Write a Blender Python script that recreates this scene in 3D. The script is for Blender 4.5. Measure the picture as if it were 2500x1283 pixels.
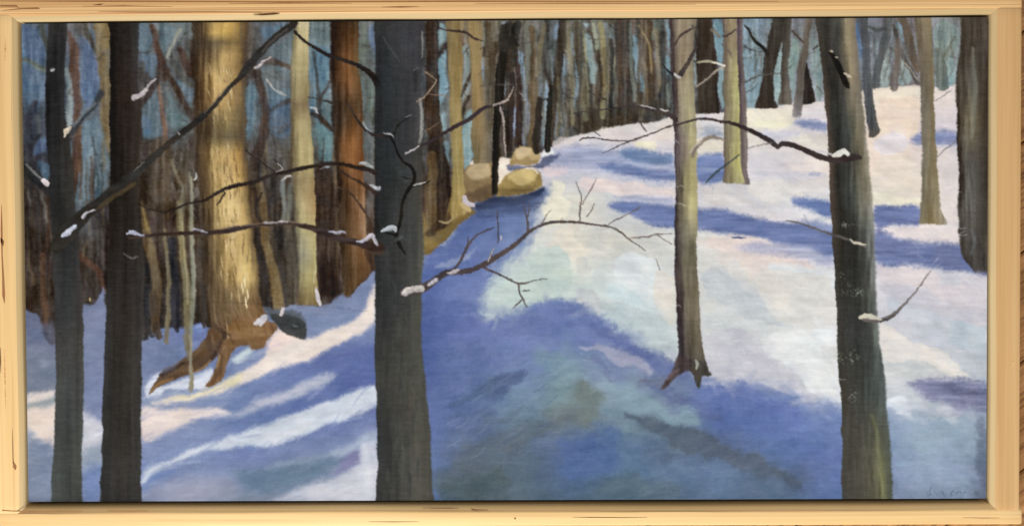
import bpy, bmesh, math, random
import numpy as np

for o in list(bpy.data.objects):
    bpy.data.objects.remove(o)
SC = bpy.context.scene
COL = SC.collection

# ------------------------------------------------------------------ camera
ZC = 0.0240                       # height of the painted surface above the floor
CW, CH = 0.914, 0.4549            # stretched canvas, 36 x 18 inch
PHW, PHH = 2500.0, 1283.0         # photograph in pixels
CAM_P = (0.0129, 0.01422, 0.86444 + ZC)
CAM_R = (-0.018204, 0.006495, -0.005167)
LENS = 32.0
cam = bpy.data.cameras.new('camera')
cam.lens, cam.sensor_width, cam.sensor_fit = LENS, 36.0, 'HORIZONTAL'
cam.clip_start, cam.clip_end = 0.05, 50.0
camo = bpy.data.objects.new('camera', cam)
camo.location, camo.rotation_euler = CAM_P, CAM_R
COL.objects.link(camo)
SC.camera = camo

# ------------------------------------------------------------------ light: a room window beyond the lower edge, soft room bounce
world = bpy.data.worlds.new('World')
SC.world = world
world.use_nodes = True
world.node_tree.nodes['Background'].inputs[0].default_value = (1.0, 0.95, 0.89, 1)
world.node_tree.nodes['Background'].inputs[1].default_value = 0.36

def area(name, loc, target, size, size_y, power, col):
    l = bpy.data.lights.new(name, 'AREA')
    l.shape, l.size, l.size_y, l.energy, l.color = 'RECTANGLE', size, size_y, power, col
    o = bpy.data.objects.new(name, l)
    o.location = loc
    d = [t - p for t, p in zip(target, loc)]
    from mathutils import Vector
    o.rotation_euler = Vector(d).to_track_quat('-Z', 'Y').to_euler()
    COL.objects.link(o)
    return o
area('window_light', (-0.35, -1.55, 1.25), (0.0, -0.1, 0), 1.0, 0.8, 49.0, (1.0, 0.955, 0.89))
area('ceiling_lamp', (0.5, 0.9, 2.4), (0, 0, 0), 0.8, 0.8, 9.0, (1.0, 0.92, 0.80))
SC.view_settings.view_transform = 'Standard'
SC.view_settings.look = 'None'
SC.view_settings.exposure = 0.0
SC.view_settings.gamma = 1.0

# ------------------------------------------------------------------ pixel <-> place
def _rot(r):
    ca, sa = math.cos(r[0]), math.sin(r[0]); cb, sb = math.cos(r[1]), math.sin(r[1]); cc, sc = math.cos(r[2]), math.sin(r[2])
    return (np.array([[cc, -sc, 0], [sc, cc, 0], [0, 0, 1]]) @ np.array([[cb, 0, sb], [0, 1, 0], [-sb, 0, cb]])
            @ np.array([[1, 0, 0], [0, ca, -sa], [0, sa, ca]]))
RM = _rot(CAM_R)
FPX = LENS / 36.0 * PHW
def to_px(p):
    q = (np.asarray(p, float) - np.array(CAM_P)) @ RM
    return np.stack([PHW / 2 + FPX * q[..., 0] / -q[..., 2], PHH / 2 - FPX * q[..., 1] / -q[..., 2]], -1)
def at(px, py, z):
    d = RM @ np.array([(px - PHW / 2) / FPX, (PHH / 2 - py) / FPX, -1.0])
    t = (z - CAM_P[2]) / d[2]
    return np.array(CAM_P) + d * t

# ------------------------------------------------------------------ materials
def nodes(m):
    m.use_nodes = True
    nt = m.node_tree
    return nt, nt.nodes, nt.links, nt.nodes['Principled BSDF']

def wood(name, ramp, along, across, rough, streak=0.5, dark=(0.25, 0.12, 0.05), seed=0.0, bump=0.15, streak_pos=0.66):
    """grain runs along local X"""
    m = bpy.data.materials.new(name)
    nt, N, L, b = nodes(m)
    tc = N.new('ShaderNodeTexCoord'); oi = N.new('ShaderNodeObjectInfo')
    mp = N.new('ShaderNodeMapping'); mp.inputs['Scale'].default_value = (along, across, across)
    add = N.new('ShaderNodeVectorMath'); add.operation = 'ADD'
    mul = N.new('ShaderNodeVectorMath'); mul.operation = 'SCALE'; mul.inputs['Scale'].default_value = 13.7
    cmb = N.new('ShaderNodeCombineXYZ')
    for i in range(3): L.new(oi.outputs['Random'], cmb.inputs[i])
    L.new(cmb.outputs[0], mul.inputs[0])
    L.new(tc.outputs['Object'], mp.inputs[0]); L.new(mp.outputs[0], add.inputs[0]); L.new(mul.outputs[0], add.inputs[1])
    n1 = N.new('ShaderNodeTexNoise'); n1.inputs['Scale'].default_value = 1.0; n1.inputs['Detail'].default_value = 5; n1.inputs['Distortion'].default_value = 0.35
    L.new(add.outputs[0], n1.inputs['Vector'])
    mp2 = N.new('ShaderNodeMapping'); mp2.inputs['Scale'].default_value = (2.2, 5.5, 5.5); mp2.inputs['Location'].default_value = (seed, seed * 2, 3)
    L.new(add.outputs[0], mp2.inputs[0])
    n2 = N.new('ShaderNodeTexNoise'); n2.inputs['Scale'].default_value = 1.0; n2.inputs['Detail'].default_value = 4
    L.new(mp2.outputs[0], n2.inputs['Vector'])
    cr = N.new('ShaderNodeValToRGB')
    e = cr.color_ramp.elements
    e[0].position, e[0].color = 0.30, (*ramp[0], 1)
    e[1].position, e[1].color = 0.72, (*ramp[2], 1)
    k = e.new(0.5); k.color = (*ramp[1], 1)
    L.new(n1.outputs['Fac'], cr.inputs[0])
    cr2 = N.new('ShaderNodeValToRGB')
    cr2.color_ramp.elements[0].position, cr2.color_ramp.elements[0].color = streak_pos - 0.1, (0, 0, 0, 1)
    cr2.color_ramp.elements[1].position, cr2.color_ramp.elements[1].color = streak_pos + 0.12, (1, 1, 1, 1)
    L.new(n2.outputs['Fac'], cr2.inputs[0])
    ml = N.new('ShaderNodeMath'); ml.operation = 'MULTIPLY'; ml.inputs[1].default_value = streak
    L.new(cr2.outputs[0], ml.inputs[0])
    mx = N.new('ShaderNodeMix'); mx.data_type = 'RGBA'
    L.new(ml.outputs[0], mx.inputs[0]); L.new(cr.outputs[0], mx.inputs[6]); mx.inputs[7].default_value = (*dark, 1)
    L.new(mx.outputs[2], b.inputs['Base Color'])
    b.inputs['Roughness'].default_value = rough
    b.inputs['Specular IOR Level'].default_value = 0.3
    bp = N.new('ShaderNodeBump'); bp.inputs['Strength'].default_value = bump; bp.inputs['Distance'].default_value = 0.0006
    L.new(n2.outputs['Fac'], bp.inputs['Height']); L.new(bp.outputs[0], b.inputs['Normal'])
    return m

def plain(name, col, rough=0.7, var=0.3, scale=300.0):
    m = bpy.data.materials.new(name)
    nt, N, L, b = nodes(m)
    n = N.new('ShaderNodeTexNoise'); n.inputs['Scale'].default_value = scale
    tc = N.new('ShaderNodeTexCoord'); L.new(tc.outputs['Object'], n.inputs['Vector'])
    cr = N.new('ShaderNodeValToRGB')
    cr.color_ramp.elements[0].color = (*[c * (1 - var) for c in col], 1)
    cr.color_ramp.elements[1].color = (*[c * (1 + var) for c in col], 1)
    L.new(n.outputs['Fac'], cr.inputs[0]); L.new(cr.outputs[0], b.inputs['Base Color'])
    b.inputs['Roughness'].default_value = rough
    b.inputs['Specular IOR Level'].default_value = 0.2
    return m

def mesh_obj(name, verts, faces, mat, parent=None, smooth=False):
    me = bpy.data.meshes.new(name)
    me.from_pydata([tuple(v) for v in verts], [], faces)
    me.update()
    if smooth:
        for p in me.polygons: p.use_smooth = True
    me.materials.append(mat)
    o = bpy.data.objects.new(name, me)
    COL.objects.link(o)
    if parent is not None: o.parent = parent
    return o

# ------------------------------------------------------------------ floor of diagonal boards
M_FLOOR = wood('oak_board', ((0.24, 0.11, 0.038), (0.40, 0.20, 0.075), (0.52, 0.28, 0.12)), 5, 70, 0.42, 0.7, (0.07, 0.025, 0.008), 1.3, 0.25, 0.58)
M_SUB = plain('subfloor_dark', (0.015, 0.010, 0.007))
sub = mesh_obj('floor', [(-1.6, -1.3, -0.019), (1.6, -1.3, -0.019), (1.6, 1.3, -0.019), (-1.6, 1.3, -0.019),
                         (-1.6, -1.3, -0.03), (1.6, -1.3, -0.03), (1.6, 1.3, -0.03), (-1.6, 1.3, -0.03)],
               [(0, 1, 2, 3), (7, 6, 5, 4), (0, 4, 5, 1), (1, 5, 6, 2), (2, 6, 7, 3), (3, 7, 4, 0)], M_SUB)
sub['kind'] = 'structure'
sub['label'] = 'brown hardwood floor of diagonal boards under the frame'
sub['category'] = 'floor'
ANG = math.radians(36.0)
BW = 0.0865
def board_mesh():
    hw, hl, b = BW / 2 - 0.0008, 1.25, 0.0016
    v, f = [], []
    prof = [(-hw, -0.018), (-hw, -b), (-hw + b, 0), (hw - b, 0), (hw, -b), (hw, -0.018)]
    for x in (-hl, hl):
        v += [(x, y, z) for y, z in prof]
    n = len(prof)
    for i in range(n):
        j = (i + 1) % n
        f.append((i, n + i, n + j, j))
    f.append(tuple(range(n))); f.append(tuple(range(2 * n - 1, n - 1, -1)))
    me = bpy.data.meshes.new('floor_board')
    me.from_pydata(v, [], f)
    bm = bmesh.new(); bm.from_mesh(me); bmesh.ops.recalc_face_normals(bm, faces=bm.faces); bm.to_mesh(me); bm.free()
    me.materials.append(M_FLOOR)
    return me
BME = board_mesh()
# one joint crosses the right margin where the photograph shows it
jp = at(2490, 622, 0.0)
nrm = np.array([-math.sin(ANG), math.cos(ANG)])
off0 = float(nrm @ jp[:2])
for k in range(-9, 10):
    c = off0 + (k + 0.5) * BW
    if abs(c) > 0.80: continue
    o = bpy.data.objects.new('floor_board', BME)
    o.location = (nrm[0] * c, nrm[1] * c, 0.0); o.rotation_euler = (0, 0, ANG)
    COL.objects.link(o); o.parent = sub

# ------------------------------------------------------------------ the framed painting
root = bpy.data.objects.new('framed_painting', None)
COL.objects.link(root)
root['label'] = 'framed oil painting of a snowy wood with blue shadows, bare pine frame'
root['category'] = 'painting'

# ------------------------------------------------------------------ frame rails
PINE = ((0.68, 0.455, 0.205), (0.79, 0.555, 0.27), (0.85, 0.63, 0.33))
M_PINE_TOP = wood('pine_streaky', ((0.56, 0.32, 0.135), (0.73, 0.455, 0.205), (0.84, 0.57, 0.28)), 1.0, 150, 0.62, 0.75, (0.36, 0.18, 0.075), 4.0, 0.2, 0.54)
M_PINE = wood('pine_bare', PINE, 2.0, 80, 0.62, 0.35, (0.50, 0.27, 0.12), 0.0, 0.15, 0.60)
M_PINE_R = wood('pine_shaded', ((0.52, 0.32, 0.14), (0.61, 0.385, 0.175), (0.66, 0.44, 0.215)), 2.0, 80, 0.62, 0.35, (0.45, 0.25, 0.11), 7.0, 0.15, 0.60)  # right rail: weaker light at that side put into the wood colour
M_BEVEL = wood('pine_grey_bevel', ((0.50, 0.37, 0.18), (0.58, 0.44, 0.235), (0.64, 0.50, 0.29)), 2.0, 60, 0.7, 0.25, (0.40, 0.27, 0.13), 2.0, 0.1, 0.6)  # bevel faces greyer and darker than the flat pine
M_CRACK = plain('crack_dark', (0.10, 0.045, 0.02), 0.9)
M_KNOT = plain('resin_brown', (0.30, 0.14, 0.06), 0.8)
ZT = ZC + 0.0060                  # top of the rails
def rail(name, x0, y0, x1, y1, inner, width, mat, rin=0.0050, rout=0.0022, label=None, ends=0.0025, bevel=None):
    """rail whose inner edge runs (x0,y0)->(x1,y1); inner = unit vector to the canvas; local X runs along it"""
    L = math.hypot(x1 - x0, y1 - y0)
    dz = 0.0048
    prof = [(0.0, 0.002), (0.0, ZT - dz), (-0.0004, ZT - dz + 0.0007)]
    for t in (0.3, 0.6, 0.8): prof.append((-rin * t, ZT - dz + 0.0007 + (dz - 0.0013) * t ** 0.94))
    NB = len(prof)
    prof += [(-rin * 0.96, ZT - 0.00055), (-rin * 1.10, ZT - 0.0002), (-rin * 1.3, ZT)]
    for k in range(0, 5):
        a = k / 4 * math.pi / 2
        prof.append((-(width - rout) - rout * math.sin(a), ZT - rout * (1 - math.cos(a))))
    prof.append((-width, 0.002))
    rnd = random.Random(name + str(x0) + str(y0))
    n = len(prof); NS = 60
    us = [0.0, ends * 0.3, ends] + [ends + (L - 2 * ends) * (i + 1) / NS for i in range(NS)] + [L - ends * 0.3, L]
    v, f, fm = [], [], []
    ph = rnd.random() * 6
    cm, zm = -width / 2, ZT / 2
    for u in us:
        e = min(u, L - u)
        s = 1.0 if e >= ends * 0.99 else (0.985 if e > 1e-6 else 0.955)
        wob = 0.00035 * math.sin(u * 9 + ph) + 0.0002 * math.sin(u * 31 + ph * 2)
        for c, z in prof:
            zz = z if z < 0.004 else ZT - (ZT - z) - (1 - s) * 0.03
            v.append((u - L / 2, cm + (c - cm) * s + (wob if c > -rin else 0), zz))
    m = len(us)
    for i in range(m - 1):
        for j in range(n):
            k = (j + 1) % n
            f.append((i * n + j, i * n + k, (i + 1) * n + k, (i + 1) * n + j)); fm.append(1 if j < NB - 1 else 0)
    f.append(tuple(range(n - 1, -1, -1))); f.append(tuple((m - 1) * n + j for j in range(n)))
    me = bpy.data.meshes.new('frame_rail')
    me.from_pydata(v, [], f)
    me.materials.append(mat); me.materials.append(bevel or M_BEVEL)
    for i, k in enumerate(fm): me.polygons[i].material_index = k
    bm = bmesh.new(); bm.from_mesh(me); bmesh.ops.recalc_face_normals(bm, faces=bm.faces)
    for fc in bm.faces: fc.smooth = True
    for ed in bm.edges:
        if len(ed.link_faces) == 2 and ed.calc_face_angle(0) > 0.7: ed.smooth = False
    bm.to_mesh(me); bm.free()
    o = bpy.data.objects.new('frame_rail', me)
    # local +Y points to the canvas
    o.rotation_euler = (0, 0, math.atan2(inner[1], inner[0]) - math.pi / 2)
    o.location = ((x0 + x1) / 2, (y0 + y1) / 2, 0)
    COL.objects.link(o); o.parent = root
    if label: o['label'] = label
    return o
G = 0.0022                         # gap round the canvas
HX, HY = CW / 2 + G, CH / 2 + G
SIDE, TOPW, BOTW = 0.0268, 0.0225, 0.0205
ext = 0.0060
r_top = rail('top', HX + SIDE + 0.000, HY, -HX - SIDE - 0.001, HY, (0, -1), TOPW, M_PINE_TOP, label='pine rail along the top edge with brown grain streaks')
HYB = CH / 2 + 0.0046
r_bot = rail('bot', -HX - SIDE + 0.001, -HYB, HX + SIDE + 0.0025, -HYB, (0, 1), BOTW - 0.0018, M_PINE, bevel=M_PINE, label='pine rail along the bottom edge with hairline cracks')
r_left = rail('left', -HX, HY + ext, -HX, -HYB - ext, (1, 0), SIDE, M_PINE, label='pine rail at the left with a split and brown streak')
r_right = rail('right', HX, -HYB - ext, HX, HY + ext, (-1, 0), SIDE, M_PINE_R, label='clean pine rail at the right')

def sliver(name, pts, parent, mat, z=ZT, lift=0.00012):
    """small split or resin streak lying in a rail's face; pts = (px, py, width px) along its length"""
    P = [at(a, b, z) for a, b, w in pts]
    v, f = [], []
    px = 0.00039
    for i, (a, b, w) in enumerate(pts):
        p = P[i]
        q = P[min(i + 1, len(P) - 1)] - P[max(i - 1, 0)]
        t = np.array([-q[1], q[0]]) / (np.hypot(q[0], q[1]) + 1e-9)
        for s in (-1, 1):
            v.append((p[0] + t[0] * s * w * px / 2, p[1] + t[1] * s * w * px / 2, z + lift))
        v.append((p[0], p[1], z - 0.0006))
    for i in range(len(pts) - 1):
        a = i * 3; b = a + 3
        f += [(a, a + 1, b + 1, b), (a, b, b + 2, a + 2), (a + 1, a + 2, b + 2, b + 1)]
    o = mesh_obj(name, v, f, mat, None)
    o.parent = parent
    o.matrix_parent_inverse = parent.matrix_basis.inverted()
    return o
for pts, par, mt in (
    ([(1032, 1238, .6), (1060, 1238.5, 2), (1100, 1238.5, 2), (1121, 1238.5, .6)], r_bot, M_CRACK),
    ([(1151, 1240, 2), (1156, 1243, 3), (1175, 1243, 1.6), (1192, 1243, .6)], r_bot, M_CRACK),
    ([(1398, 1261, .5), (1440, 1261.5, 1.6), (1520, 1262, 1.4), (1580, 1261.5, .5)], r_bot, M_CRACK),
    ([(900, 1272, .5), (960, 1272.5, 1.6), (1022, 1272, .5)], r_bot, M_CRACK),
    ([(1255, 1262, 1), (1258, 1264, 3.5), (1260, 1266, 1)], r_bot, M_CRACK),
    ([(5, 1244, 3), (30, 1246, 2), (60, 1246.5, 2.5), (100, 1246, 1.2), (140, 1245.5, 2.2), (200, 1246, .5)], r_bot, M_KNOT),
    ([(260, 1245, .5), (300, 1245.5, 1.6), (360, 1245, .5)], r_bot, M_KNOT),
    ([(2350, 1262, .5), (2400, 1263, 1.6), (2440, 1263, .5)], r_bot, M_KNOT),
    ([(30, 1046, .5), (31, 1080, 1.6), (32, 1122, 2), (33, 1130, 3)], r_left, M_CRACK),
    ([(34, 1129, 4), (36, 1138, 9), (38, 1146, 2)], r_left, M_KNOT),
    ([(4, 500, 1), (4, 560, 5), (5, 620, 3), (8, 680, 5), (9, 720, 7), (11, 740, 1)], r_left, M_KNOT),
    ([(2, 580, 2), (6, 590, 9), (8, 600, 2)], r_left, M_KNOT),
    ([(10, 850, 1), (11, 880, 3), (13, 960, 3), (14, 1000, .5)], r_left, M_PINE_TOP),
    ([(13, 95, .5), (13, 120, 4), (12, 150, .5)], r_left, M_PINE_TOP),
    ([(1, 848, 1), (1.5, 880, 3), (2, 910, .6)], r_left, M_CRACK),
    ([(618, 37, .6), (640, 36.5, 3.5), (668, 34.5, 4), (682, 34, .6)], r_top, M_CRACK),
    ([(228, 12.5, .6), (244, 11.5, 3), (252, 10, .6)], r_top, M_CRACK),
    ([(0, 15, 3), (40, 15, 4), (46, 20, 1)], r_top, M_KNOT),
    ([(8, 26, 1), (50, 22, 3), (92, 21, 4), (98, 22, .6)], r_top, M_KNOT),
    ([(200, 16, .6), (300, 15, 2.5), (420, 17, .6)], r_top, M_KNOT),
    ([(240, 29, .6), (360, 30, 2), (520, 29, 1.6), (640, 31, .6)], r_top, M_KNOT),
    ([(930, 18, .6), (980, 17.5, 4), (1024, 17, .6)], r_top, M_KNOT),
    ([(0, 3, 2), (300, 4, 3), (700, 5, 2.5), (1100, 4, 3), (1500, 4.5, 2), (1900, 4, .6)], r_top, M_KNOT),
    ([(560, 9, .6), (700, 8, 2.5), (860, 9, .6)], r_top, M_KNOT),
    ([(1160, 10, .6), (1400, 9, 2), (1700, 11, .6)], r_top, M_KNOT),
    ([(2472, 900, .6), (2473, 880, 4), (2472, 866, .6)], r_right, M_PINE_TOP)):
    sliver('crack' if mt is M_CRACK else 'grain_streak', pts, par, mt)

# ------------------------------------------------------------------ paint box: a small brush engine in the painting's own pixels
S = 0.60
X0, Y0, X1, Y1 = 36.0, 30.0, 2426.0, 1238.0
PW, PH = int((X1 - X0) * S), int((Y1 - Y0) * S)
f4 = np.float32
GX, GY = np.meshgrid((X0 + (np.arange(PW) + .5) / S).astype(f4), (Y0 + (np.arange(PH) + .5) / S).astype(f4))
CV = np.zeros((PH, PW, 3), f4)
ID = np.zeros((PH, PW), np.int32)
HT = np.zeros((PH, PW), f4)          # paint thickness
rng = np.random.RandomState(7)

def vnoise(u, v, seed):
    g = np.random.RandomState(seed).rand(256, 256).astype(f4)
    iu, iv = np.floor(u).astype(np.int32), np.floor(v).astype(np.int32)
    fu, fv = (u - iu).astype(f4), (v - iv).astype(f4)
    fu = fu * fu * (3 - 2 * fu); fv = fv * fv * (3 - 2 * fv)
    a, b, c, d = iu & 255, (iu + 1) & 255, iv & 255, (iv + 1) & 255
    return (g[c, a] * (1 - fu) + g[c, b] * fu) * (1 - fv) + (g[d, a] * (1 - fu) + g[d, b] * fu) * fv
def fbm(u, v, seed, o=3):
    r = 0; w = 1.0; t = 0
    for i in range(o):
        r = r + w * (vnoise(u * 2 ** i, v * 2 ** i, seed + i) - .5); t += w * w; w *= .55
    return (r / math.sqrt(t) / 0.22).astype(f4)
def rotf(ang, lx, ly, seed, o=3):
    c, s = math.cos(ang), math.sin(ang)
    return fbm((GX * c + GY * s) / lx, (-GX * s + GY * c) / ly, seed, o)
TEX = {'V': rotf(0, 7, 75, 11), 'H': rotf(0, 70, 8, 21), 'A': .5 * rotf(-.42, 80, 13, 31) + .5 * rotf(-.2, 60, 40, 33), 'B': .5 * rotf(.5, 80, 13, 41) + .5 * rotf(.2, 60, 40, 43),
       'I': rotf(.3, 34, 26, 51, 4), 'F': rotf(0, 6.5, 4.5, 61, 2), 'W': rotf(0, 9, 130, 71)}
WX = (.6 * fbm(GX / 42, GY / 42, 81, 2) + .14 * fbm(GX / 9, GY / 9, 83, 2)).astype(f4)
WY = (.6 * fbm(GX / 42, GY / 42, 91, 2) + .14 * fbm(GX / 9, GY / 9, 93, 2)).astype(f4)
GRAIN = (rotf(0, 2.6, 1.8, 101, 2) * .6 + np.random.RandomState(5).randn(PH, PW).astype(f4) * .5)

def win(x0, x1, y0, y1, pad=8):
    a = max(0, int((x0 - pad - X0) * S)); b = min(PW, int((x1 + pad - X0) * S) + 2)
    c = max(0, int((y0 - pad - Y0) * S)); d = min(PH, int((y1 + pad - Y0) * S) + 2)
    return (slice(c, d), slice(a, b)) if b > a and d > c else None
def sstep(x):
    x = np.clip(x, 0, 1); return x * x * (3 - 2 * x)
def crom(P, n=6, closed=False):
    P = np.asarray(P, float); m = len(P); out = []
    if m < 3: return P
    for i in range(m if closed else m - 1):
        if closed: a, b, c, d = P[(i - 1) % m], P[i], P[(i + 1) % m], P[(i + 2) % m]
        else: a, b, c, d = P[max(i - 1, 0)], P[i], P[i + 1], P[min(i + 2, m - 1)]
        for k in range(n):
            t = k / n
            out.append(.5 * (2 * b + (c - a) * t + (2 * a - 5 * b + 4 * c - d) * t * t + (3 * b - a - 3 * c + d) * t ** 3))
    if not closed: out.append(P[-1])
    return np.array(out)
def col_of(c, sl):
    if isinstance(c, np.ndarray) and c.ndim == 3: return c[sl]
    return np.asarray(c, f4)[None, None, :]
def lay(sl, a, c, var=6, tex='I', dry=0.0, pid=None, thick=0.0, alpha=1.0):
    if dry: a = sstep(a * (1 + dry) - dry * np.clip(.5 + .2 * GRAIN[sl] + .22 * TEX['F'][sl] + .12 * TEX[tex][sl], 0, 1))
    a = (a * alpha).astype(f4)
    cc = col_of(c, sl) + (TEX[tex][sl] * var)[..., None] + (TEX['I'][sl] * var * .25)[..., None] * np.array([1, .2, -1], f4)
    CV[sl] = CV[sl] * (1 - a[..., None]) + cc * a[..., None]
    if pid is not None: ID[sl][a > .5] = pid
    if thick: HT[sl] = HT[sl] * (1 - a) + a * thick * (1 + .6 * TEX[tex][sl])
def gmesh(xs, ys, C):
    C = np.asarray(C, f4); xs = np.asarray(xs, f4); ys = np.asarray(ys, f4)
    gx = GX[0]; gy = GY[:, 0]
    ix = np.clip(np.searchsorted(xs, gx) - 1, 0, len(xs) - 2); iy = np.clip(np.searchsorted(ys, gy) - 1, 0, len(ys) - 2)
    fx = sstep(np.clip((gx - xs[ix]) / (xs[ix + 1] - xs[ix]), 0, 1)); fy = sstep(np.clip((gy - ys[iy]) / (ys[iy + 1] - ys[iy]), 0, 1))
    fx = fx[None, :, None]; fy = fy[:, None, None]
    return ((C[iy][:, ix] * (1 - fx) + C[iy][:, ix + 1] * fx) * (1 - fy) + (C[iy + 1][:, ix] * (1 - fx) + C[iy + 1][:, ix + 1] * fx) * fy).astype(f4)
def jitter_sample(A, amp):
    """look a colour field up at wandering places so its patches get brushed edges"""
    ix = np.clip(np.arange(PW)[None, :] + WX * amp * S, 0, PW - 1).astype(int); iy = np.clip(np.arange(PH)[:, None] + WY * amp * S, 0, PH - 1).astype(int)
    return A[iy, ix]
def poly(pts, c, soft=3.0, rough=2.5, var=6, tex='I', dry=.25, alpha=1.0, pid=None, smooth=True, thick=0.0):
    P = crom(pts, 5, True) if smooth else np.asarray(pts, float)
    sl = win(P[:, 0].min(), P[:, 0].max(), P[:, 1].min(), P[:, 1].max(), 8 + soft + rough * 2)
    if sl is None: return
    x = GX[sl] + WX[sl] * rough; y = GY[sl] + WY[sl] * rough
    d2 = np.full(x.shape, 1e9, f4); ins = np.zeros(x.shape, bool)
    Q = np.roll(P, -1, 0)
    for (ax, ay), (bx, by) in zip(P, Q):
        ex, ey = bx - ax, by - ay
        l2 = ex * ex + ey * ey + 1e-6
        t = np.clip(((x - ax) * ex + (y - ay) * ey) / l2, 0, 1)
        d2 = np.minimum(d2, (x - ax - t * ex) ** 2 + (y - ay - t * ey) ** 2)
        if ay != by:
            cnd = ((ay > y) != (by > y)) & (x < ex * (y - ay) / (by - ay) + ax)
            ins ^= cnd
    sd = np.sqrt(d2); sd = np.where(ins, sd, -sd)
    lay(sl, sstep(.5 + sd / (3.6 * max(soft, .9))), c, var, tex, dry, pid, thick, alpha)
def stroke(pts, c, soft=1.3, rough=1.0, var=6, tex='I', dry=.2, alpha=1.0, pid=None, thick=0.25):
    P = crom(pts, 5)
    P[:, 2] *= .9
    w = P[:, 2].max()
    sl = win(P[:, 0].min() - w, P[:, 0].max() + w, P[:, 1].min() - w, P[:, 1].max() + w, 6 + rough * 2)
    if sl is None: return
    x = GX[sl] + WX[sl] * rough; y = GY[sl] + WY[sl] * rough
    best = np.full(x.shape, -1e9, f4)
    for a, b in zip(P[:-1], P[1:]):
        ex, ey = b[0] - a[0], b[1] - a[1]
        t = np.clip(((x - a[0]) * ex + (y - a[1]) * ey) / (ex * ex + ey * ey + 1e-6), 0, 1)
        best = np.maximum(best, (a[2] + (b[2] - a[2]) * t) / 2 - np.sqrt((x - a[0] - t * ex) ** 2 + (y - a[1] - t * ey) ** 2))
    lay(sl, sstep(.5 + best / (2.3 * soft)), c, var, tex, dry, pid, thick, alpha)
def trunk(L, R, cols, soft=(2.0, 2.0), rough=2.0, var=7, tex='V', dry=.15, pid=None, ends=(0, 0), thick=.15, alpha=1.0, us=None):
    L = np.array(L, float); R = np.array(R, float)
    y0, y1 = min(L[0, 0], R[0, 0]), max(L[-1, 0], R[-1, 0])
    sl = win(min(L[:, 1].min(), R[:, 1].min()), max(L[:, 1].max(), R[:, 1].max()), y0, y1, 14)
    if sl is None: return
    x = GX[sl] + WX[sl] * rough; y = GY[sl] + WY[sl] * rough * .6
    yy = np.linspace(y0, y1, 200)
    def sm(T):
        v = np.interp(yy, T[:, 0], T[:, 1]); k = np.ones(9) / 9
        vp = np.pad(v, 4, mode='edge'); return np.convolve(vp, k, 'valid')
    lx = np.interp(y, yy, sm(L)).astype(f4); rx = np.interp(y, yy, sm(R)).astype(f4)
    u = np.clip((x - lx) / np.maximum(rx - lx, 1), 0, 1)
    a = sstep(.5 + (x - lx) / (2.5 * soft[0])) * sstep(.5 + (rx - x) / (2.5 * soft[1]))
    e0, e1 = ends
    a *= sstep(.5 + (y - y0) / (2 * max(e0, 1))) * sstep(.5 + (y1 - y) / (2 * max(e1, 1)))
    ys = np.array([k[0] for k in cols], float)
    C = np.array([k[1] for k in cols], f4)
    n = C.shape[1]
    us = np.linspace(0, 1, n) if us is None else np.array(us, float)
    iy = np.clip(np.searchsorted(ys, y) - 1, 0, max(len(ys) - 2, 0))
    if len(ys) > 1:
        fy = np.clip((y - ys[iy]) / (ys[iy + 1] - ys[iy]), 0, 1)[..., None]
    else:
        fy = np.zeros(y.shape + (1,), f4)
    uj = np.clip(u + .03 * TEX['V'][sl], 0, 1)
    iu = np.clip(np.searchsorted(us, uj) - 1, 0, n - 2)
    fu = np.clip((uj - us[iu]) / (us[iu + 1] - us[iu]), 0, 1)[..., None]
    iy2 = np.minimum(iy + 1, len(ys) - 1)
    cc = (C[iy, iu] * (1 - fu) + C[iy, iu + 1] * fu) * (1 - fy) + (C[iy2, iu] * (1 - fu) + C[iy2, iu + 1] * fu) * fy
    full = np.zeros((PH, PW, 3), f4) if False else None
    a2 = a
    if dry: a2 = sstep(a * (1 + dry) - dry * np.clip(.5 + .2 * GRAIN[sl] + .22 * TEX['F'][sl], 0, 1))
    a2 = (a2 * alpha).astype(f4)
    cc = cc + (TEX[tex][sl] * var)[..., None]
    CV[sl] = CV[sl] * (1 - a2[..., None]) + cc * a2[..., None]
    if pid is not None: ID[sl][a2 > .5] = pid
    HT[sl] = HT[sl] * (1 - a2) + a2 * thick * (1 + .5 * TEX[tex][sl])
def dabs(n, box, ang, ln, wd, mask=None, jit=9, alpha=.75, angj=.25, seed=1, pull=16):
    """loose brush marks that pick the colour up from the wet paint near by"""
    r = np.random.RandomState(seed)
    for i in range(n):
        cx, cy = r.uniform(box[0], box[2]), r.uniform(box[1], box[3])
        ix, iy = int((cx - X0) * S), int((cy - Y0) * S)
        if not (0 <= ix < PW and 0 <= iy < PH) or (mask is not None and not mask[iy, ix]): continue
        sx = min(max(int(ix + r.randn() * pull * S * .5), 0), PW - 1); sy = min(max(int(iy + r.randn() * pull * S * .5), 0), PH - 1)
        if mask is not None and not mask[sy, sx]: sx, sy = ix, iy
        c = CV[sy, sx] + r.randn() * jit + r.randn(3) * jit * .35
        th = ang + r.randn() * angj; l = ln * r.uniform(.5, 1.3) / 2; w = wd * r.uniform(.6, 1.3) / 2
        sl = win(cx - l, cx + l, cy - l, cy + l, 3)
        if sl is None: continue
        dx, dy = GX[sl] - cx, GY[sl] - cy
        p = dx * math.cos(th) + dy * math.sin(th); q = -dx * math.sin(th) + dy * math.cos(th) + p * p * .004 * r.randn()
        a = sstep(1.6 - 1.6 * np.abs(q) / w) * sstep(1.8 - 1.8 * np.abs(p) / l) * alpha
        a = a * np.clip(.75 + .3 * GRAIN[sl], 0, 1)
        if mask is not None: a = a * mask[sl]
        CV[sl] = CV[sl] * (1 - a[..., None]) + c * a[..., None]
        HT[sl] = HT[sl] * (1 - a * .6) + a * .6 * r.uniform(.05, .35)
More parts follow.
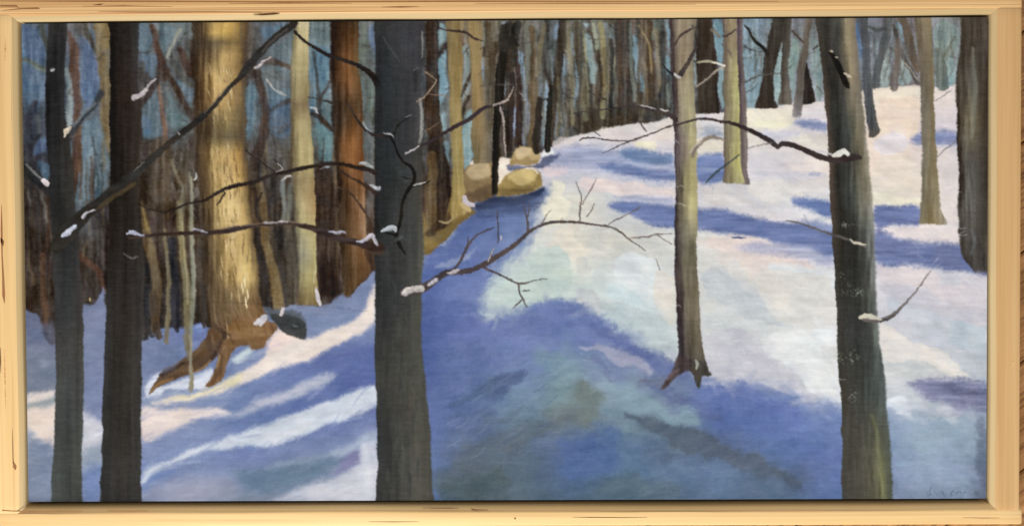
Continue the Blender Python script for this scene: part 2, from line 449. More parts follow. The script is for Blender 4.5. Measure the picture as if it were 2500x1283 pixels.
PARTS = [('painted_woods', 'dim brown and blue bare woods painted behind the trunks'), ('painted_snow', 'painted snow slope crossed by blue and violet shadows')]
def part(name, label):
    PARTS.append((name, label)); return len(PARTS) - 1

# ================================================================== the picture itself, laid in from back to front
# ---- 1. dim woods
BG = gmesh([36, 110, 200, 300, 420, 560, 650, 740, 800, 900, 1000, 1080, 1160, 1250, 1350, 1450, 1560, 1640, 1740, 1830, 1930, 2020, 2120, 2220, 2320, 2426],
           [30, 130, 220, 300, 380, 480, 620, 760, 860], [
 [(88,104,140),(82,86,100),(112,104,92),(70,66,62),(110,122,128),(88,76,58),(84,92,104),(112,124,128),(104,116,124),(104,108,108),(70,70,68),(78,82,76),(120,112,86),(108,110,92),(99,110,110),(104,108,97),(102,97,85),(117,133,138),(90,105,120),(126,152,172),(105,111,111),(109,111,109),(109,118,131),(114,116,113),(133,142,139),(92,90,84)],
 [(92,116,152),(80,92,112),(106,112,126),(66,64,66),(90,92,96),(84,72,56),(86,92,96),(108,122,126),(110,130,142),(92,98,94),(66,66,64),(92,98,96),(120,116,96),(92,94,78),(99,113,117),(104,110,99),(97,90,78),(108,124,129),(81,90,98),(142,168,186),(116,126,128),(124,135,137),(111,124,137),(109,111,111),(131,146,148),(96,94,91)],
 [(84,104,134),(70,80,96),(104,116,134),(66,60,58),(90,92,92),(82,72,58),(88,104,122),(104,112,112),(108,138,154),(88,92,86),(62,60,56),(96,112,116),(118,118,102),(83,85,74),(108,124,133),(102,108,94),(90,85,74),(99,113,115),(77,81,87),(144,170,186),(126,142,148),(142,152,157),(126,137,142),(126,126,124),(137,155,157),(103,103,102)],
 [(66,72,90),(60,64,76),(112,128,144),(62,54,50),(92,100,104),(80,70,56),(86,94,104),(98,100,94),(100,124,136),(92,96,88),(60,56,50),(94,108,108),(114,112,92),(74,76,65),(99,110,113),(90,92,78),(79,76,67),(86,97,97),(70,70,71),(142,159,170),(135,148,155),(168,172,175),(168,170,172),(168,165,164),(146,157,159),(103,103,102)],
 [(58,56,62),(56,56,62),(104,124,142),(56,48,42),(74,68,60),(76,64,50),(80,76,72),(86,80,70),(84,88,84),(96,96,90),(58,50,42),(96,106,106),(108,104,84),(62,60,52),(70,72,66),(64,62,54),(60,56,50),(70,74,72),(60,58,54),(120,124,124),(120,132,132),(150,154,150),(150,152,148),(150,148,140),(130,140,136),(90,90,84)],
 [(52,44,40),(50,44,40),(92,104,114),(50,42,36),(70,58,46),(70,58,44),(66,56,46),(72,68,58),(60,48,38),(80,66,54),(56,46,38),(70,60,46),(90,80,56),(62,56,48),(60,58,50),(60,58,50),(58,54,48),(60,60,56),(60,58,54),(120,124,124),(120,132,132),(150,154,150),(150,152,148),(150,148,140),(130,140,136),(90,90,84)],
 [(46,38,32),(48,40,34),(62,54,46),(46,40,36),(62,50,40),(70,58,44),(58,50,42),(62,56,46),(52,38,28),(64,44,28),(56,46,38),(80,68,46),(80,70,50),(62,56,48),(60,58,50),(60,58,50),(58,54,48),(60,60,56),(60,58,54),(120,124,124),(120,132,132),(150,154,150),(150,152,148),(150,148,140),(130,140,136),(90,90,84)],
 [(54,42,34),(56,46,38),(58,50,44),(48,44,42),(54,50,48),(70,58,44),(56,52,48),(62,58,50),(58,48,42),(70,52,38)] + [(60,58,54)] * 16,
 [(64,60,66),(66,62,66),(66,62,64),(56,54,56),(56,54,58),(70,58,44),(56,52,48),(62,58,50),(58,48,42),(70,52,38)] + [(60,58,54)] * 16])
BG[..., 1] -= 3 * (GX > 1040)
BG[..., 0] += 3 * (GX > 1040)
BG = jitter_sample(BG, 16)
CV[:] = BG + (TEX['V'] * 9)[..., None] + (TEX['I'] * 6)[..., None] * np.array([.8, .9, 1.3], f4)
dabs(2600, (40, 40, 930, 840), 1.5, 46, 9, None, 11, .6, .22, 3)
dabs(2300, (1030, 30, 2420, 380), 1.52, 44, 8, None, 11, .6, .16, 4)

# sky seen between the trees, left
SKY = ((96,122,178), (108,140,176), (118,148,168), (92,118,160))
for pts, c in (
    ([(56,66),(100,66),(108,110),(102,150),(64,150),(56,110)], (88,110,158)), ([(58,165),(108,160),(110,240),(62,240)], (96,122,160)),
    ([(60,190),(106,200),(108,240),(70,262)], (100,126,166)),
    ([(96,335),(114,330),(116,362),(92,384),(84,372)], (102,128,184)), ([(88,398),(118,400),(118,444),(100,436)], (86,124,168)),
    ([(190,88),(206,100),(226,134),(243,166),(246,200),(240,226),(224,248),(203,258),(197,200),(194,140)], (94,120,176)),
    ([(205,300),(245,288),(258,330),(262,430),(250,478),(196,492),(188,430),(196,360)], (108,136,162)),
    ([(200,380),(240,360),(258,420),(250,480),(200,490)], (118,142,160)),
    ([(212,58),(232,58),(230,100),(222,96)], (120,146,176)),
    ([(342,64),(366,62),(362,118),(344,124)], (112,142,170)), ([(344,130),(374,132),(380,180),(366,196),(350,170)], (104,132,170)),
    ([(346,272),(372,218),(388,222),(392,330),(352,330)], (118,146,170)), ([(420,196),(446,206),(468,218),(468,256),(446,240)], (112,142,172)),
    ([(384,62),(430,60),(420,100),(398,136),(388,110)], (110,138,158)),
    ([(412,226),(440,268),(460,300),(418,306)], (120,150,164)), ([(342,280),(360,290),(366,325),(345,334)], (98,130,172)),
    ([(600,212),(622,206),(624,272),(612,330),(602,340),(600,280)], (112,152,186)), ([(652,216),(704,192),(706,240),(668,246)], (104,134,160)),
    ([(658,256),(706,248),(706,326),(664,330)], (98,126,168)), ([(636,70),(690,62),(670,88),(640,96)], (98,134,178)),
    ([(664,108),(704,92),(704,176),(680,170)], (108,130,146)), ([(648,168),(700,184),(704,216),(664,208)], (112,124,128)),
    ([(758,124),(804,130),(806,190),(784,226),(760,262)], (104,142,182)), ([(752,262),(770,262),(776,290),(760,296)], (100,140,180)),
    ([(768,300),(790,304),(810,334),(810,388),(778,392),(768,340)], (110,156,176)), ([(794,240),(808,214),(810,300),(796,280)], (118,136,140)),
    ([(756,62),(806,62),(800,110),(770,100)], (112,130,136)),
    ([(897,62),(914,62),(918,128),(914,142),(902,112)], (110,138,198)), ([(876,62),(890,62),(890,150),(882,200),(878,140)], (126,140,126)),
    ([(894,200),(912,190),(914,260),(904,270)], (132,156,152)), ([(893,280),(912,300),(914,400),(898,398)], (122,136,142)), ([(894,420),(912,430),(912,520),(900,520)], (116,120,122))):
    poly(pts, [c[0] * .90, c[1] * .86, c[2] * .85], 4.5, 7, 9, 'V', .7, .72)
dabs(1200, (50, 50, 925, 520), 1.5, 40, 7, None, 9, .45, .3, 6, 26)
# small distant boughs, left
for pts, c in (
    ([(52,146,12),(72,150,12),(100,166,14),(122,172,9)], (84,92,84)), ([(80,160,5),(110,175,6),(120,170,4)], (110,118,112)),
    ([(100,64,16),(108,92,12),(114,120,10)], (60,66,58)), ([(205,62,14),(214,90,14),(232,120,13),(252,146,12),(268,170,12)], (74,72,62)),
    ([(84,250,16),(72,280,20),(66,330,16)], (60,60,72)), ([(92,280,10),(96,320,10)], (90,96,100)),
    ([(372,64,15),(380,110,18),(392,150,22),(398,190,24)], (76,56,46)), ([(440,70,8),(424,104,9),(408,140,9)], (148,150,134)),
    ([(452,78,5),(436,112,5),(420,140,5)], (70,76,70)), ([(440,120,14),(452,150,22),(466,180,18)], (66,48,38)), ([(474,100,20),(476,150,24),(478,190,16)], (60,44,34)),
    ([(402,170,26),(380,205,20),(352,240,22),(328,272,26)], (62,54,52)), ([(404,176,14),(430,216,16),(455,258,16),(478,300,18)], (62,48,38)),
    ([(388,214,9),(394,262,13),(402,310,15),(406,350,12)], (116,88,72)), ([(420,150,12),(440,186,9),(468,212,7)], (86,86,76)),
    ([(630,176,22),(642,230,24),(648,276,24),(640,330,26),(622,400,30)], (66,54,46)),
    ([(652,150,20),(690,158,14),(712,170,8)], (76,66,58)), ([(580,230,12),(604,200,14),(620,170,14)], (70,62,56)),
    ([(704,246,18),(680,256,10),(656,270,6)], (74,74,76)), ([(764,128,8),(772,180,7),(778,250,12),(784,300,12)], (70,72,70)),
    ([(806,196,7),(790,226,9),(778,256,12)], (72,70,68)), ([(762,276,14),(788,292,16),(812,318,12)], (58,50,44)),
    ([(818,330,8),(838,310,5),(860,296,3)], (128,104,84)), ([(664,286,3),(690,300,3),(706,312,2)], (86,90,100)), ([(660,318,3),(690,326,3),(706,334,2)], (96,100,106))):
    stroke(pts, c, 2.5, 3, 8, 'V', .4, .92)
r0 = random.Random(5)
for i in range(60):      # scratchy grasses and thin saplings low in the left woods
    x = r0.choice([r0.uniform(60, 120), r0.uniform(185, 262), r0.uniform(345, 500), r0.uniform(610, 720), r0.uniform(775, 830)]); y = r0.uniform(330, 640)
    h = r0.uniform(60, 180); w = r0.uniform(3, 12); d = r0.uniform(-12, 12)
    c = r0.choice([(42,36,32), (96,76,52), (56,48,42), (84,72,58), (72,54,42), (44,44,48), (104,92,70)])
    stroke([(x, y, w * .6), (x + d * .5, y + h / 2, w), (x + d, y + h, w)], c, 2, 3, 7, 'V', .5, .75)
for pts, c, al in (
    ([(166,84,12),(180,120,22),(184,200,24),(190,260,20),(190,320,22),(184,400,20),(176,480,18)], (88,66,54), .95),
    ([(166,170,12),(170,230,14),(172,300,16)], (138,148,146), .8), ([(198,290,10),(196,360,8),(190,420,10)], (112,84,62), .7),
    ([(250,240,10),(252,330,10),(254,420,8)], (116,108,80), .6),
    ([(232,400,4),(240,450,8),(234,480,9)], (70,84,96), .8), ([(248,400,4),(250,440,9),(246,476,6)], (60,74,86), .8), ([(222,350,3),(232,372,4),(242,410,4)], (56,66,74), .8),
    ([(104,470,10),(108,500,10),(112,540,8)], (116,112,104), .55), ([(70,470,5),(76,500,5)], (140,134,126), .5),
    ([(196,620,16),(220,640,18),(240,660,16),(252,690,14),(258,710,8)], (92,62,46), .75), ([(210,584,6),(206,620,6)], (132,110,86), .6),
    ([(102,620,10),(104,700,12),(112,760,18),(114,790,10)], (104,74,52), .7), ([(190,650,3),(190,668,4)], (168,170,176), .8),
    ([(240,545,14),(246,580,16),(250,640,12)], (86,78,74), .6)):
    stroke(pts, c, 3, 3, 8, 'V', .5, al)
poly([(228,58),(268,58),(269,350),(258,350),(247,260),(240,180),(236,120)], (122,106,76), 4, 3, 9, 'V', .3)
poly([(244,62),(266,62),(266,120),(252,118)], (138,120,84), 4, 3, 6, 'V', .3)
# bough with snow in front of the blue, left
stroke([(150,350,34),(172,322,26),(200,290,15),(228,258,15),(246,226,18)], (54,56,62), 2.5, 2, 7, 'A', .3)
stroke([(180,306,6),(206,276,7),(232,250,7)], (122,130,138), 2, 2, 6, 'A', .5, .8)
stroke([(58,405,22),(82,430,26),(104,452,24),(118,470,18)], (36,36,36), 2.5, 2, 6, 'B', .2)
stroke([(64,402,4),(86,424,5),(102,440,5)], (150,150,150), 1.5, 1.5, 5, 'I', .6)

# thin trees between the dark pair and the great golden trunk
for pts, c in (
    ([(420,590,26),(424,700,26),(430,800,24)], (38,38,44)), ([(488,560,26),(490,680,24),(500,780,22)], (72,62,52)), ([(345,640,40),(352,720,44),(365,800,50)], (46,44,44)),
    ([(470,340,20),(476,440,16),(480,540,16)], (62,52,44)), ([(392,360,60),(392,420,60),(390,470,50)], (84,74,62)), ([(440,420,30),(446,500,28)], (88,78,62)),
    ([(344,500,20),(356,560,24),(372,640,26),(386,720,24),(378,780,20)], (98,82,54)), ([(350,508,6),(360,560,8)], (150,128,76)),
    ([(402,560,10),(410,660,12),(412,740,12),(404,830,14)], (120,110,82)), ([(380,720,3),(372,780,3),(370,810,3)], (150,146,132)),
    ([(436,500,18),(442,560,18),(450,660,20),(458,760,22),(462,850,20)], (124,114,82)), ([(446,520,6),(450,600,7),(456,700,8)], (168,156,114)),
    ([(420,395,8),(432,430,9),(444,470,10),(446,520,10)], (120,112,92)),
    ([(462,420,7),(466,500,8),(471,600,10),(470,680,12),(466,780,10),(465,850,9),(466,940,12)], (136,138,116)),
    ([(640,560,20),(656,620,26),(672,690,30),(684,760,30)], (122,102,66)), ([(636,450,20),(646,520,22),(652,580,20)], (104,88,60)),
    ([(700,520,26),(706,640,32),(716,740,30)], (76,70,58)), ([(672,440,30),(676,520,28),(690,640,26),(700,720,18)], (56,50,44)),
    ([(690,440,12),(692,500,12),(690,540,12)], (118,122,118)), ([(708,450,10),(706,500,12),(704,540,10)], (112,114,106)),
    ([(626,560,20),(638,640,24),(652,720,24),(664,770,14)], (50,44,40)),
    ([(790,420,46),(792,540,50),(800,640,50),(806,710,40)], (48,36,28)), ([(800,560,3),(806,640,3)], (96,84,76)), ([(830,600,2.5),(836,650,3),(834,690,2.5)], (168,158,152))):
    stroke(pts, c, 3, 2.5, 8, 'V', .3, .95)
for i in range(26):      # fine light scribbles (twigs) about 420-490, 380-520
    x, y = r0.uniform(416, 486), r0.uniform(370, 500)
    stroke([(x, y, 1.6), (x + r0.uniform(-8, 8), y + r0.uniform(8, 24), 1.8), (x + r0.uniform(-14, 14), y + r0.uniform(20, 44), 1.4)], r0.choice([(150,148,140), (172,170,164), (50,44,40)]), 1.2, 1, 4, 'V', .5, .7)

# ---- 2. woods on the right
for i in range(34):    # the crowd of far trunks along the ridge
    x = r0.uniform(1235, 1640); top = 40; bot = np.interp(x, [1235, 1340, 1400, 1500, 1640], [372, 366, 334, 308, 286]) + r0.uniform(-60, 2)
    if r0.random() < .35: top = r0.uniform(60, 180)
    w = r0.uniform(4, 15); d = r0.uniform(-18, 18)
    c = r0.choice([(64,60,50), (84,76,60), (74,66,54), (50,46,40), (96,88,68), (72,76,68), (58,60,54), (88,72,56), (106,104,84), (58,52,44)])
    stroke([(x + d, top, w * .7), (x + d * .3, (top + bot) / 2, w), (x, bot, w * 1.15)], c, 2.2, 2.5, 8, 'V', .35, .55)
for pts, c in (
    ([(1062,62),(1086,62),(1082,98),(1066,112)], (118,152,160)), ([(1066,130),(1086,116),(1090,180),(1088,240),(1072,258),(1060,200)], (120,158,178)),
    ([(1078,290),(1092,276),(1092,318),(1074,332)], (122,152,162)), ([(1084,352),(1098,350),(1096,400),(1080,396)], (116,142,152)),
    ([(1132,116),(1146,118),(1144,164),(1132,200),(1124,198)], (126,146,142)), ([(1132,214),(1146,206),(1144,232),(1130,244)], (136,152,146)),
    ([(1130,300),(1150,270),(1152,330),(1150,400),(1134,412)], (126,160,166)), ([(1172,60),(1186,62),(1184,130),(1176,150)], (120,132,120)),
    ([(1172,150),(1182,156),(1182,200),(1172,206)], (112,140,172)), ([(1222,170),(1232,172),(1232,214),(1222,240)], (118,140,152)), ([(1228,58),(1246,58),(1240,90)], (124,146,166)),
    ([(1268,130),(1280,140),(1282,200),(1284,240),(1276,240),(1270,190)], (124,152,180)), ([(1246,262),(1258,262),(1258,320),(1250,326)], (122,144,184)),
    ([(1276,250),(1290,250),(1288,320),(1280,352),(1276,310)], (128,146,172)), ([(1316,200),(1330,196),(1344,228),(1340,240),(1318,238)], (122,146,170)),
    ([(1322,246),(1342,246),(1336,300),(1330,360),(1324,320)], (128,152,164)), ([(1374,134),(1388,140),(1394,172),(1384,190),(1372,176)], (116,144,164)),
    ([(1350,62),(1374,60),(1370,90),(1352,96)], (112,136,164)), ([(1392,80),(1402,90),(1406,130),(1396,130)], (120,148,168)), ([(1372,145),(1386,150),(1380,180)], (124,156,176)),
    ([(1428,90),(1448,96),(1452,160),(1456,200),(1444,210),(1436,150)], (128,152,150)), ([(1422,58),(1436,58),(1432,72)], (130,160,172)),
    ([(1546,90),(1558,90),(1566,160),(1572,230),(1562,240),(1550,160)], (110,142,158)), ([(1408,160),(1416,156),(1414,240),(1404,260)], (120,144,156)),
    ([(1620,140),(1636,142),(1638,200),(1626,180)], (112,146,160)), ([(1626,60),(1634,62),(1634,110),(1628,110)], (110,144,160)),
    ([(1476,62),(1490,62),(1494,120),(1482,130)], (124,146,150)),
    ([(1742,56),(1762,56),(1764,150),(1750,140)], (110,148,166)), ([(1752,180),(1766,170),(1766,250),(1756,262)], (124,158,166)), ([(1695,130),(1704,140),(1704,200),(1697,210)], (140,156,152)),
    ([(1812,130),(1856,128),(1864,170),(1858,230),(1846,262),(1818,262)], (124,152,164)), ([(1890,130),(1906,110),(1906,180),(1902,246),(1888,246)], (130,158,158)),
    ([(1930,110),(1952,108),(1948,170),(1936,200),(1930,246)], (128,156,150)), ([(1990,100),(2004,130),(2008,240),(1996,246),(1984,180)], (120,144,142)),
    ([(2094,60),(2104,62),(2106,140),(2098,142)], (84,112,158)), ([(2156,150),(2170,150),(2172,206),(2140,208),(2146,190)], (146,164,158)),
    ([(2192,98),(2204,96),(2202,60),(2192,58)], (112,144,166)), ([(2196,120),(2214,150),(2226,196),(2196,204)], (138,158,154)),
    ([(2308,140),(2326,110),(2330,200),(2310,206)], (118,150,156)), ([(2284,60),(2330,60),(2336,100),(2310,150),(2288,150)], (118,140,134))):
    poly(pts, (c[0] + 12, c[1] + 6, c[2] + 10), 2.6, 5, 7, 'V', .45, .9)
dabs(350, (1040, 40, 1645, 370), 1.5, 36, 6, None, 8, .4, .25, 8, 22)
for pts, c in (
    ([(1054,60,34),(1056,160,34),(1058,260,36),(1066,360,46),(1078,460,52),(1084,540,44)], (52,42,34)),
    ([(1056,380,26),(1052,460,30),(1054,560,34)], (96,80,54)), ([(1046,240,30),(1052,320,26)], (58,44,34)), ([(1086,110,12),(1062,150,12),(1046,180,14)], (52,46,42)),
    ([(1150,180,8),(1136,205,10),(1128,235,9)], (56,52,44)), ([(1146,236,8),(1134,262,10),(1126,290,8)], (52,46,38)),
    ([(1174,130,18),(1200,120,30),(1220,110,22)], (66,58,46)), ([(1190,62,20),(1196,140,26),(1196,220,24),(1190,320,22)], (88,80,62)),
    ([(1242,60,16),(1244,160,18),(1240,260,24),(1238,370,24)], (56,50,44)), ([(1262,130,10),(1264,220,14),(1268,350,14)], (60,48,44)),
    ([(1296,70,20),(1300,160,24),(1302,260,24),(1300,360,22)], (92,76,52)), ([(1262,64,26),(1258,110,22),(1252,160,16)], (48,46,38)), ([(1316,90,16),(1326,150,12),(1340,210,9)], (70,66,54)),
    ([(1376,60,30),(1368,130,26),(1358,200,22),(1350,280,16),(1342,365,18)], (58,52,42)), ([(1330,170,8),(1340,200,10),(1348,220,10)], (48,46,40)), ([(1362,250,6),(1370,300,6)], (150,150,136)),
    ([(1408,60,22),(1416,130,26),(1424,200,24),(1428,300,22)], (86,80,62)), ([(1424,80,5),(1430,120,6),(1434,150,5)], (150,144,104)),
    ([(1440,80,10),(1452,110,12),(1464,160,14),(1468,210,12)], (70,62,50)), ([(1470,120,18),(1478,180,20),(1476,250,20),(1466,296,18)], (122,112,80)), ([(1466,60,16),(1470,110,16)], (138,132,92)),
    ([(1490,100,12),(1494,180,14),(1492,280,16)], (52,54,50)), ([(1500,140,6),(1502,200,7),(1498,250,6)], (146,146,126)), ([(1498,62,10),(1502,110,9)], (128,138,138)),
    ([(1516,58,36),(1520,150,38),(1524,230,36),(1526,296,34)], (82,70,60)), ([(1544,150,20),(1546,230,20),(1548,290,22)], (56,54,48)), ([(1534,58,16),(1542,110,16)], (72,70,60)),
    ([(1582,58,28),(1584,130,28),(1586,220,26),(1590,290,24)], (78,64,48)), ([(1560,62,4),(1576,90,5),(1588,120,5),(1588,180,4)], (160,142,98)), ([(1602,150,8),(1604,220,9),(1606,280,9)], (112,104,94)),
    ([(1616,80,14),(1618,160,14),(1614,250,16),(1614,290,16)], (64,66,62)), ([(1604,60,20),(1596,90,16)], (104,112,102)), ([(1632,190,16),(1634,270,18)], (74,80,80)),
    ([(1560,250,60),(1590,270,60),(1620,262,40)], (70,66,58)), ([(1420,300,60),(1470,290,60),(1520,285,50)], (64,60,48))):
    stroke(pts, c, 2.5, 2.5, 8, 'V', .25, .93)
for pts, c in (
    ([(1388,58,14),(1392,130,14),(1398,220,14),(1396,300,12)], (112,106,84)), ([(1448,60,10),(1456,120,9)], (126,132,112)), ([(1426,160,12),(1434,230,14),(1432,290,14)], (104,104,86)),
    ([(1326,60,12),(1318,120,14),(1312,180,14)], (104,96,74)), ([(1538,60,12),(1544,150,12),(1548,240,12)], (100,104,96)), ([(1600,70,10),(1606,140,10),(1608,220,10)], (114,106,88)), ([(1284,60,12),(1290,130,12),(1288,200,10)], (100,102,92)),
    ([(1362,190,9),(1366,260,9),(1360,330,9)], (96,92,76)), ([(1476,250,16),(1470,290,14)], (120,116,86)), ([(1572,140,6),(1578,200,6),(1580,260,6)], (108,92,72)), ([(1628,210,8),(1630,260,8)], (110,116,112))):
    stroke(pts, [v * 1.14 for v in c], 2.2, 3, 8, 'V', .4, .9)
# misty thicket far right
for i in range(70):
    x = r0.uniform(2120, 2338) if i % 3 else r0.uniform(1815, 2010); y0 = r0.uniform(42, 120); y1 = y0 + r0.uniform(50, 110)
    stroke([(x, y0, 3), (x + r0.uniform(-10, 10), (y0 + y1) / 2, r0.uniform(3, 7)), (x + r0.uniform(-24, 24), y1, 4)], r0.choice([(96,104,98), (120,130,124), (78,80,74), (108,104,94), (132,146,140)]), 2.5, 3, 6, 'V', .4, .55)
WOODS_MASK_Y = None
for i in range(26):      # thin stems in front of the far sky
    x = r0.uniform(1180, 1640); top = r0.choice([40, 40, r0.uniform(60, 200)]); bot = np.interp(x, [1180, 1340, 1400, 1500, 1640], [372, 366, 334, 308, 286]) + r0.uniform(-50, 2)
    w = r0.uniform(2.5, 8); d = r0.uniform(-26, 26)
    stroke([(x + d, top, w * .6), (x + d * .5 + r0.uniform(-5, 5), (top + bot) / 2, w), (x, bot, w)], r0.choice([(70,66,56), (92,86,70), (54,50,44), (84,76,62), (112,108,92), (64,66,62)]), 1.8, 2.5, 7, 'V', .4, .6)
for i in range(130):      # crossing twigs, left and right
    x, y = (r0.uniform(60, 910), r0.uniform(60, 420)) if i % 2 else (r0.uniform(1050, 2330), r0.uniform(50, 250))
    a = r0.uniform(-.9, .9) + (1.57 if r0.random() < .35 else 0); l = r0.uniform(20, 60)
    stroke([(x, y, r0.uniform(2, 5)), (x + l * .5 * math.cos(a), y + l * .5 * math.sin(a) + r0.uniform(-5, 5), 2.5), (x + l * math.cos(a), y + l * math.sin(a), 1.2)], r0.choice([(58,52,48), (80,72, 62), (132,130,124), (66,58,50)]), 1.3, 2, 5, 'I', .4, .7)
DARKP = part('painted_stump', 'small dark grey stump painted at the foot of the golden trunk')

# the painter dragged a soft dry brush over the distance while it was wet
def soften(A, sg):
    for ax in (0, 1):
        k = np.exp(-.5 * (np.arange(-4, 5) / sg) ** 2); k /= k.sum()
        A = sum(w * np.roll(A, i - 4, ax) for i, w in enumerate(k)).astype(f4)
    return A
lm = (GX < 930)[..., None]
CV[:] = np.where(lm, soften(CV, 1.0), soften(CV, .65))
CV += (TEX['F'] * 2.5 + TEX['V'] * 2)[..., None]
# ---- 3. snow
poly([(1030,608),(1040,606),(1080,592),(1116,546),(1160,508),(1165,494),(1215,478),(1215,400),(1240,385),(1326,372),(1342,364),(1392,334),(1440,322),(1500,309),(1560,301),(1640,286),(1700,281),(1752,276),(1830,264),(1880,262),(1940,252),(2010,250),(2060,235),(2132,216),(2180,211),(2240,210),(2330,211),(2430,200),(2440,1250),(1020,1250)],
     gmesh([1030, 1270, 1400, 1550, 1700, 1850, 2000, 2150, 2300, 2426], [230, 300, 400, 500, 600, 700, 800, 900, 1000, 1100, 1230], [
 [(225,215,205)] * 6 + [(228,218,210), (234,220,200), (228,216,208), (210,205,212)],
 [(225,218,208), (225,218,205), (228,220,212), (222,216,212), (222,214,206), (232,224,204), (220,214,220), (234,216,198), (216,208,212), (206,204,214)],
 [(200,198,214), (210,200,206), (196,196,214), (205,203,220), (214,207,208), (212,208,214), (222,212,206), (234,216,200), (222,212,208), (205,202,212)],
 [(190,195,205), (190,195,205), (216,214,200), (200,202,208), (210,208,212), (212,210,214), (220,219,222), (232,226,210), (226,216,210), (214,206,208)],
 [(190,200,205), (212,217,212), (228,222,208), (205,206,200), (218,217,210), (230,215,206), (226,222,224), (226,222,226), (222,215,216), (200,200,210)],
 [(195,208,208), (198,211,208), (206,216,210), (222,228,230), (212,212,206), (206,208,208), (221,224,226), (216,214,220), (206,206,216), (204,200,208)],
 [(195,205,208), (192,203,206), (186,198,200), (190,204,208), (206,212,212), (214,216,215), (228,232,235), (204,204,212), (196,198,210), (182,190,204)],
 [(170,180,200), (170,180,200), (180,188,200), (186,196,202), (202,204,210), (208,208,212), (228,231,235), (220,220,220), (204,206,214), (186,192,204)],
 [(160,170,195)] * 4 + [(188,190,208), (200,200,212), (222,227,234), (196,202,214), (172,184,204), (152,166,190)],
 [(140,155,190)] * 4 + [(130,145,190), (130,145,190), (130,145,190), (140,160,194), (146,166,194), (136,152,182)],
 [(120,135,180)] * 6 + [(116,130,176), (134,148,186), (138,154,190), (104,114,146)]]), 3, 3, 4, 'B', .3, 1, 1, True, .2)
SNOWM = (ID == 1)
dabs(1500, (1040, 200, 2420, 1000), .35, 60, 17, SNOWM, 4, .4, .6, 9, 24)
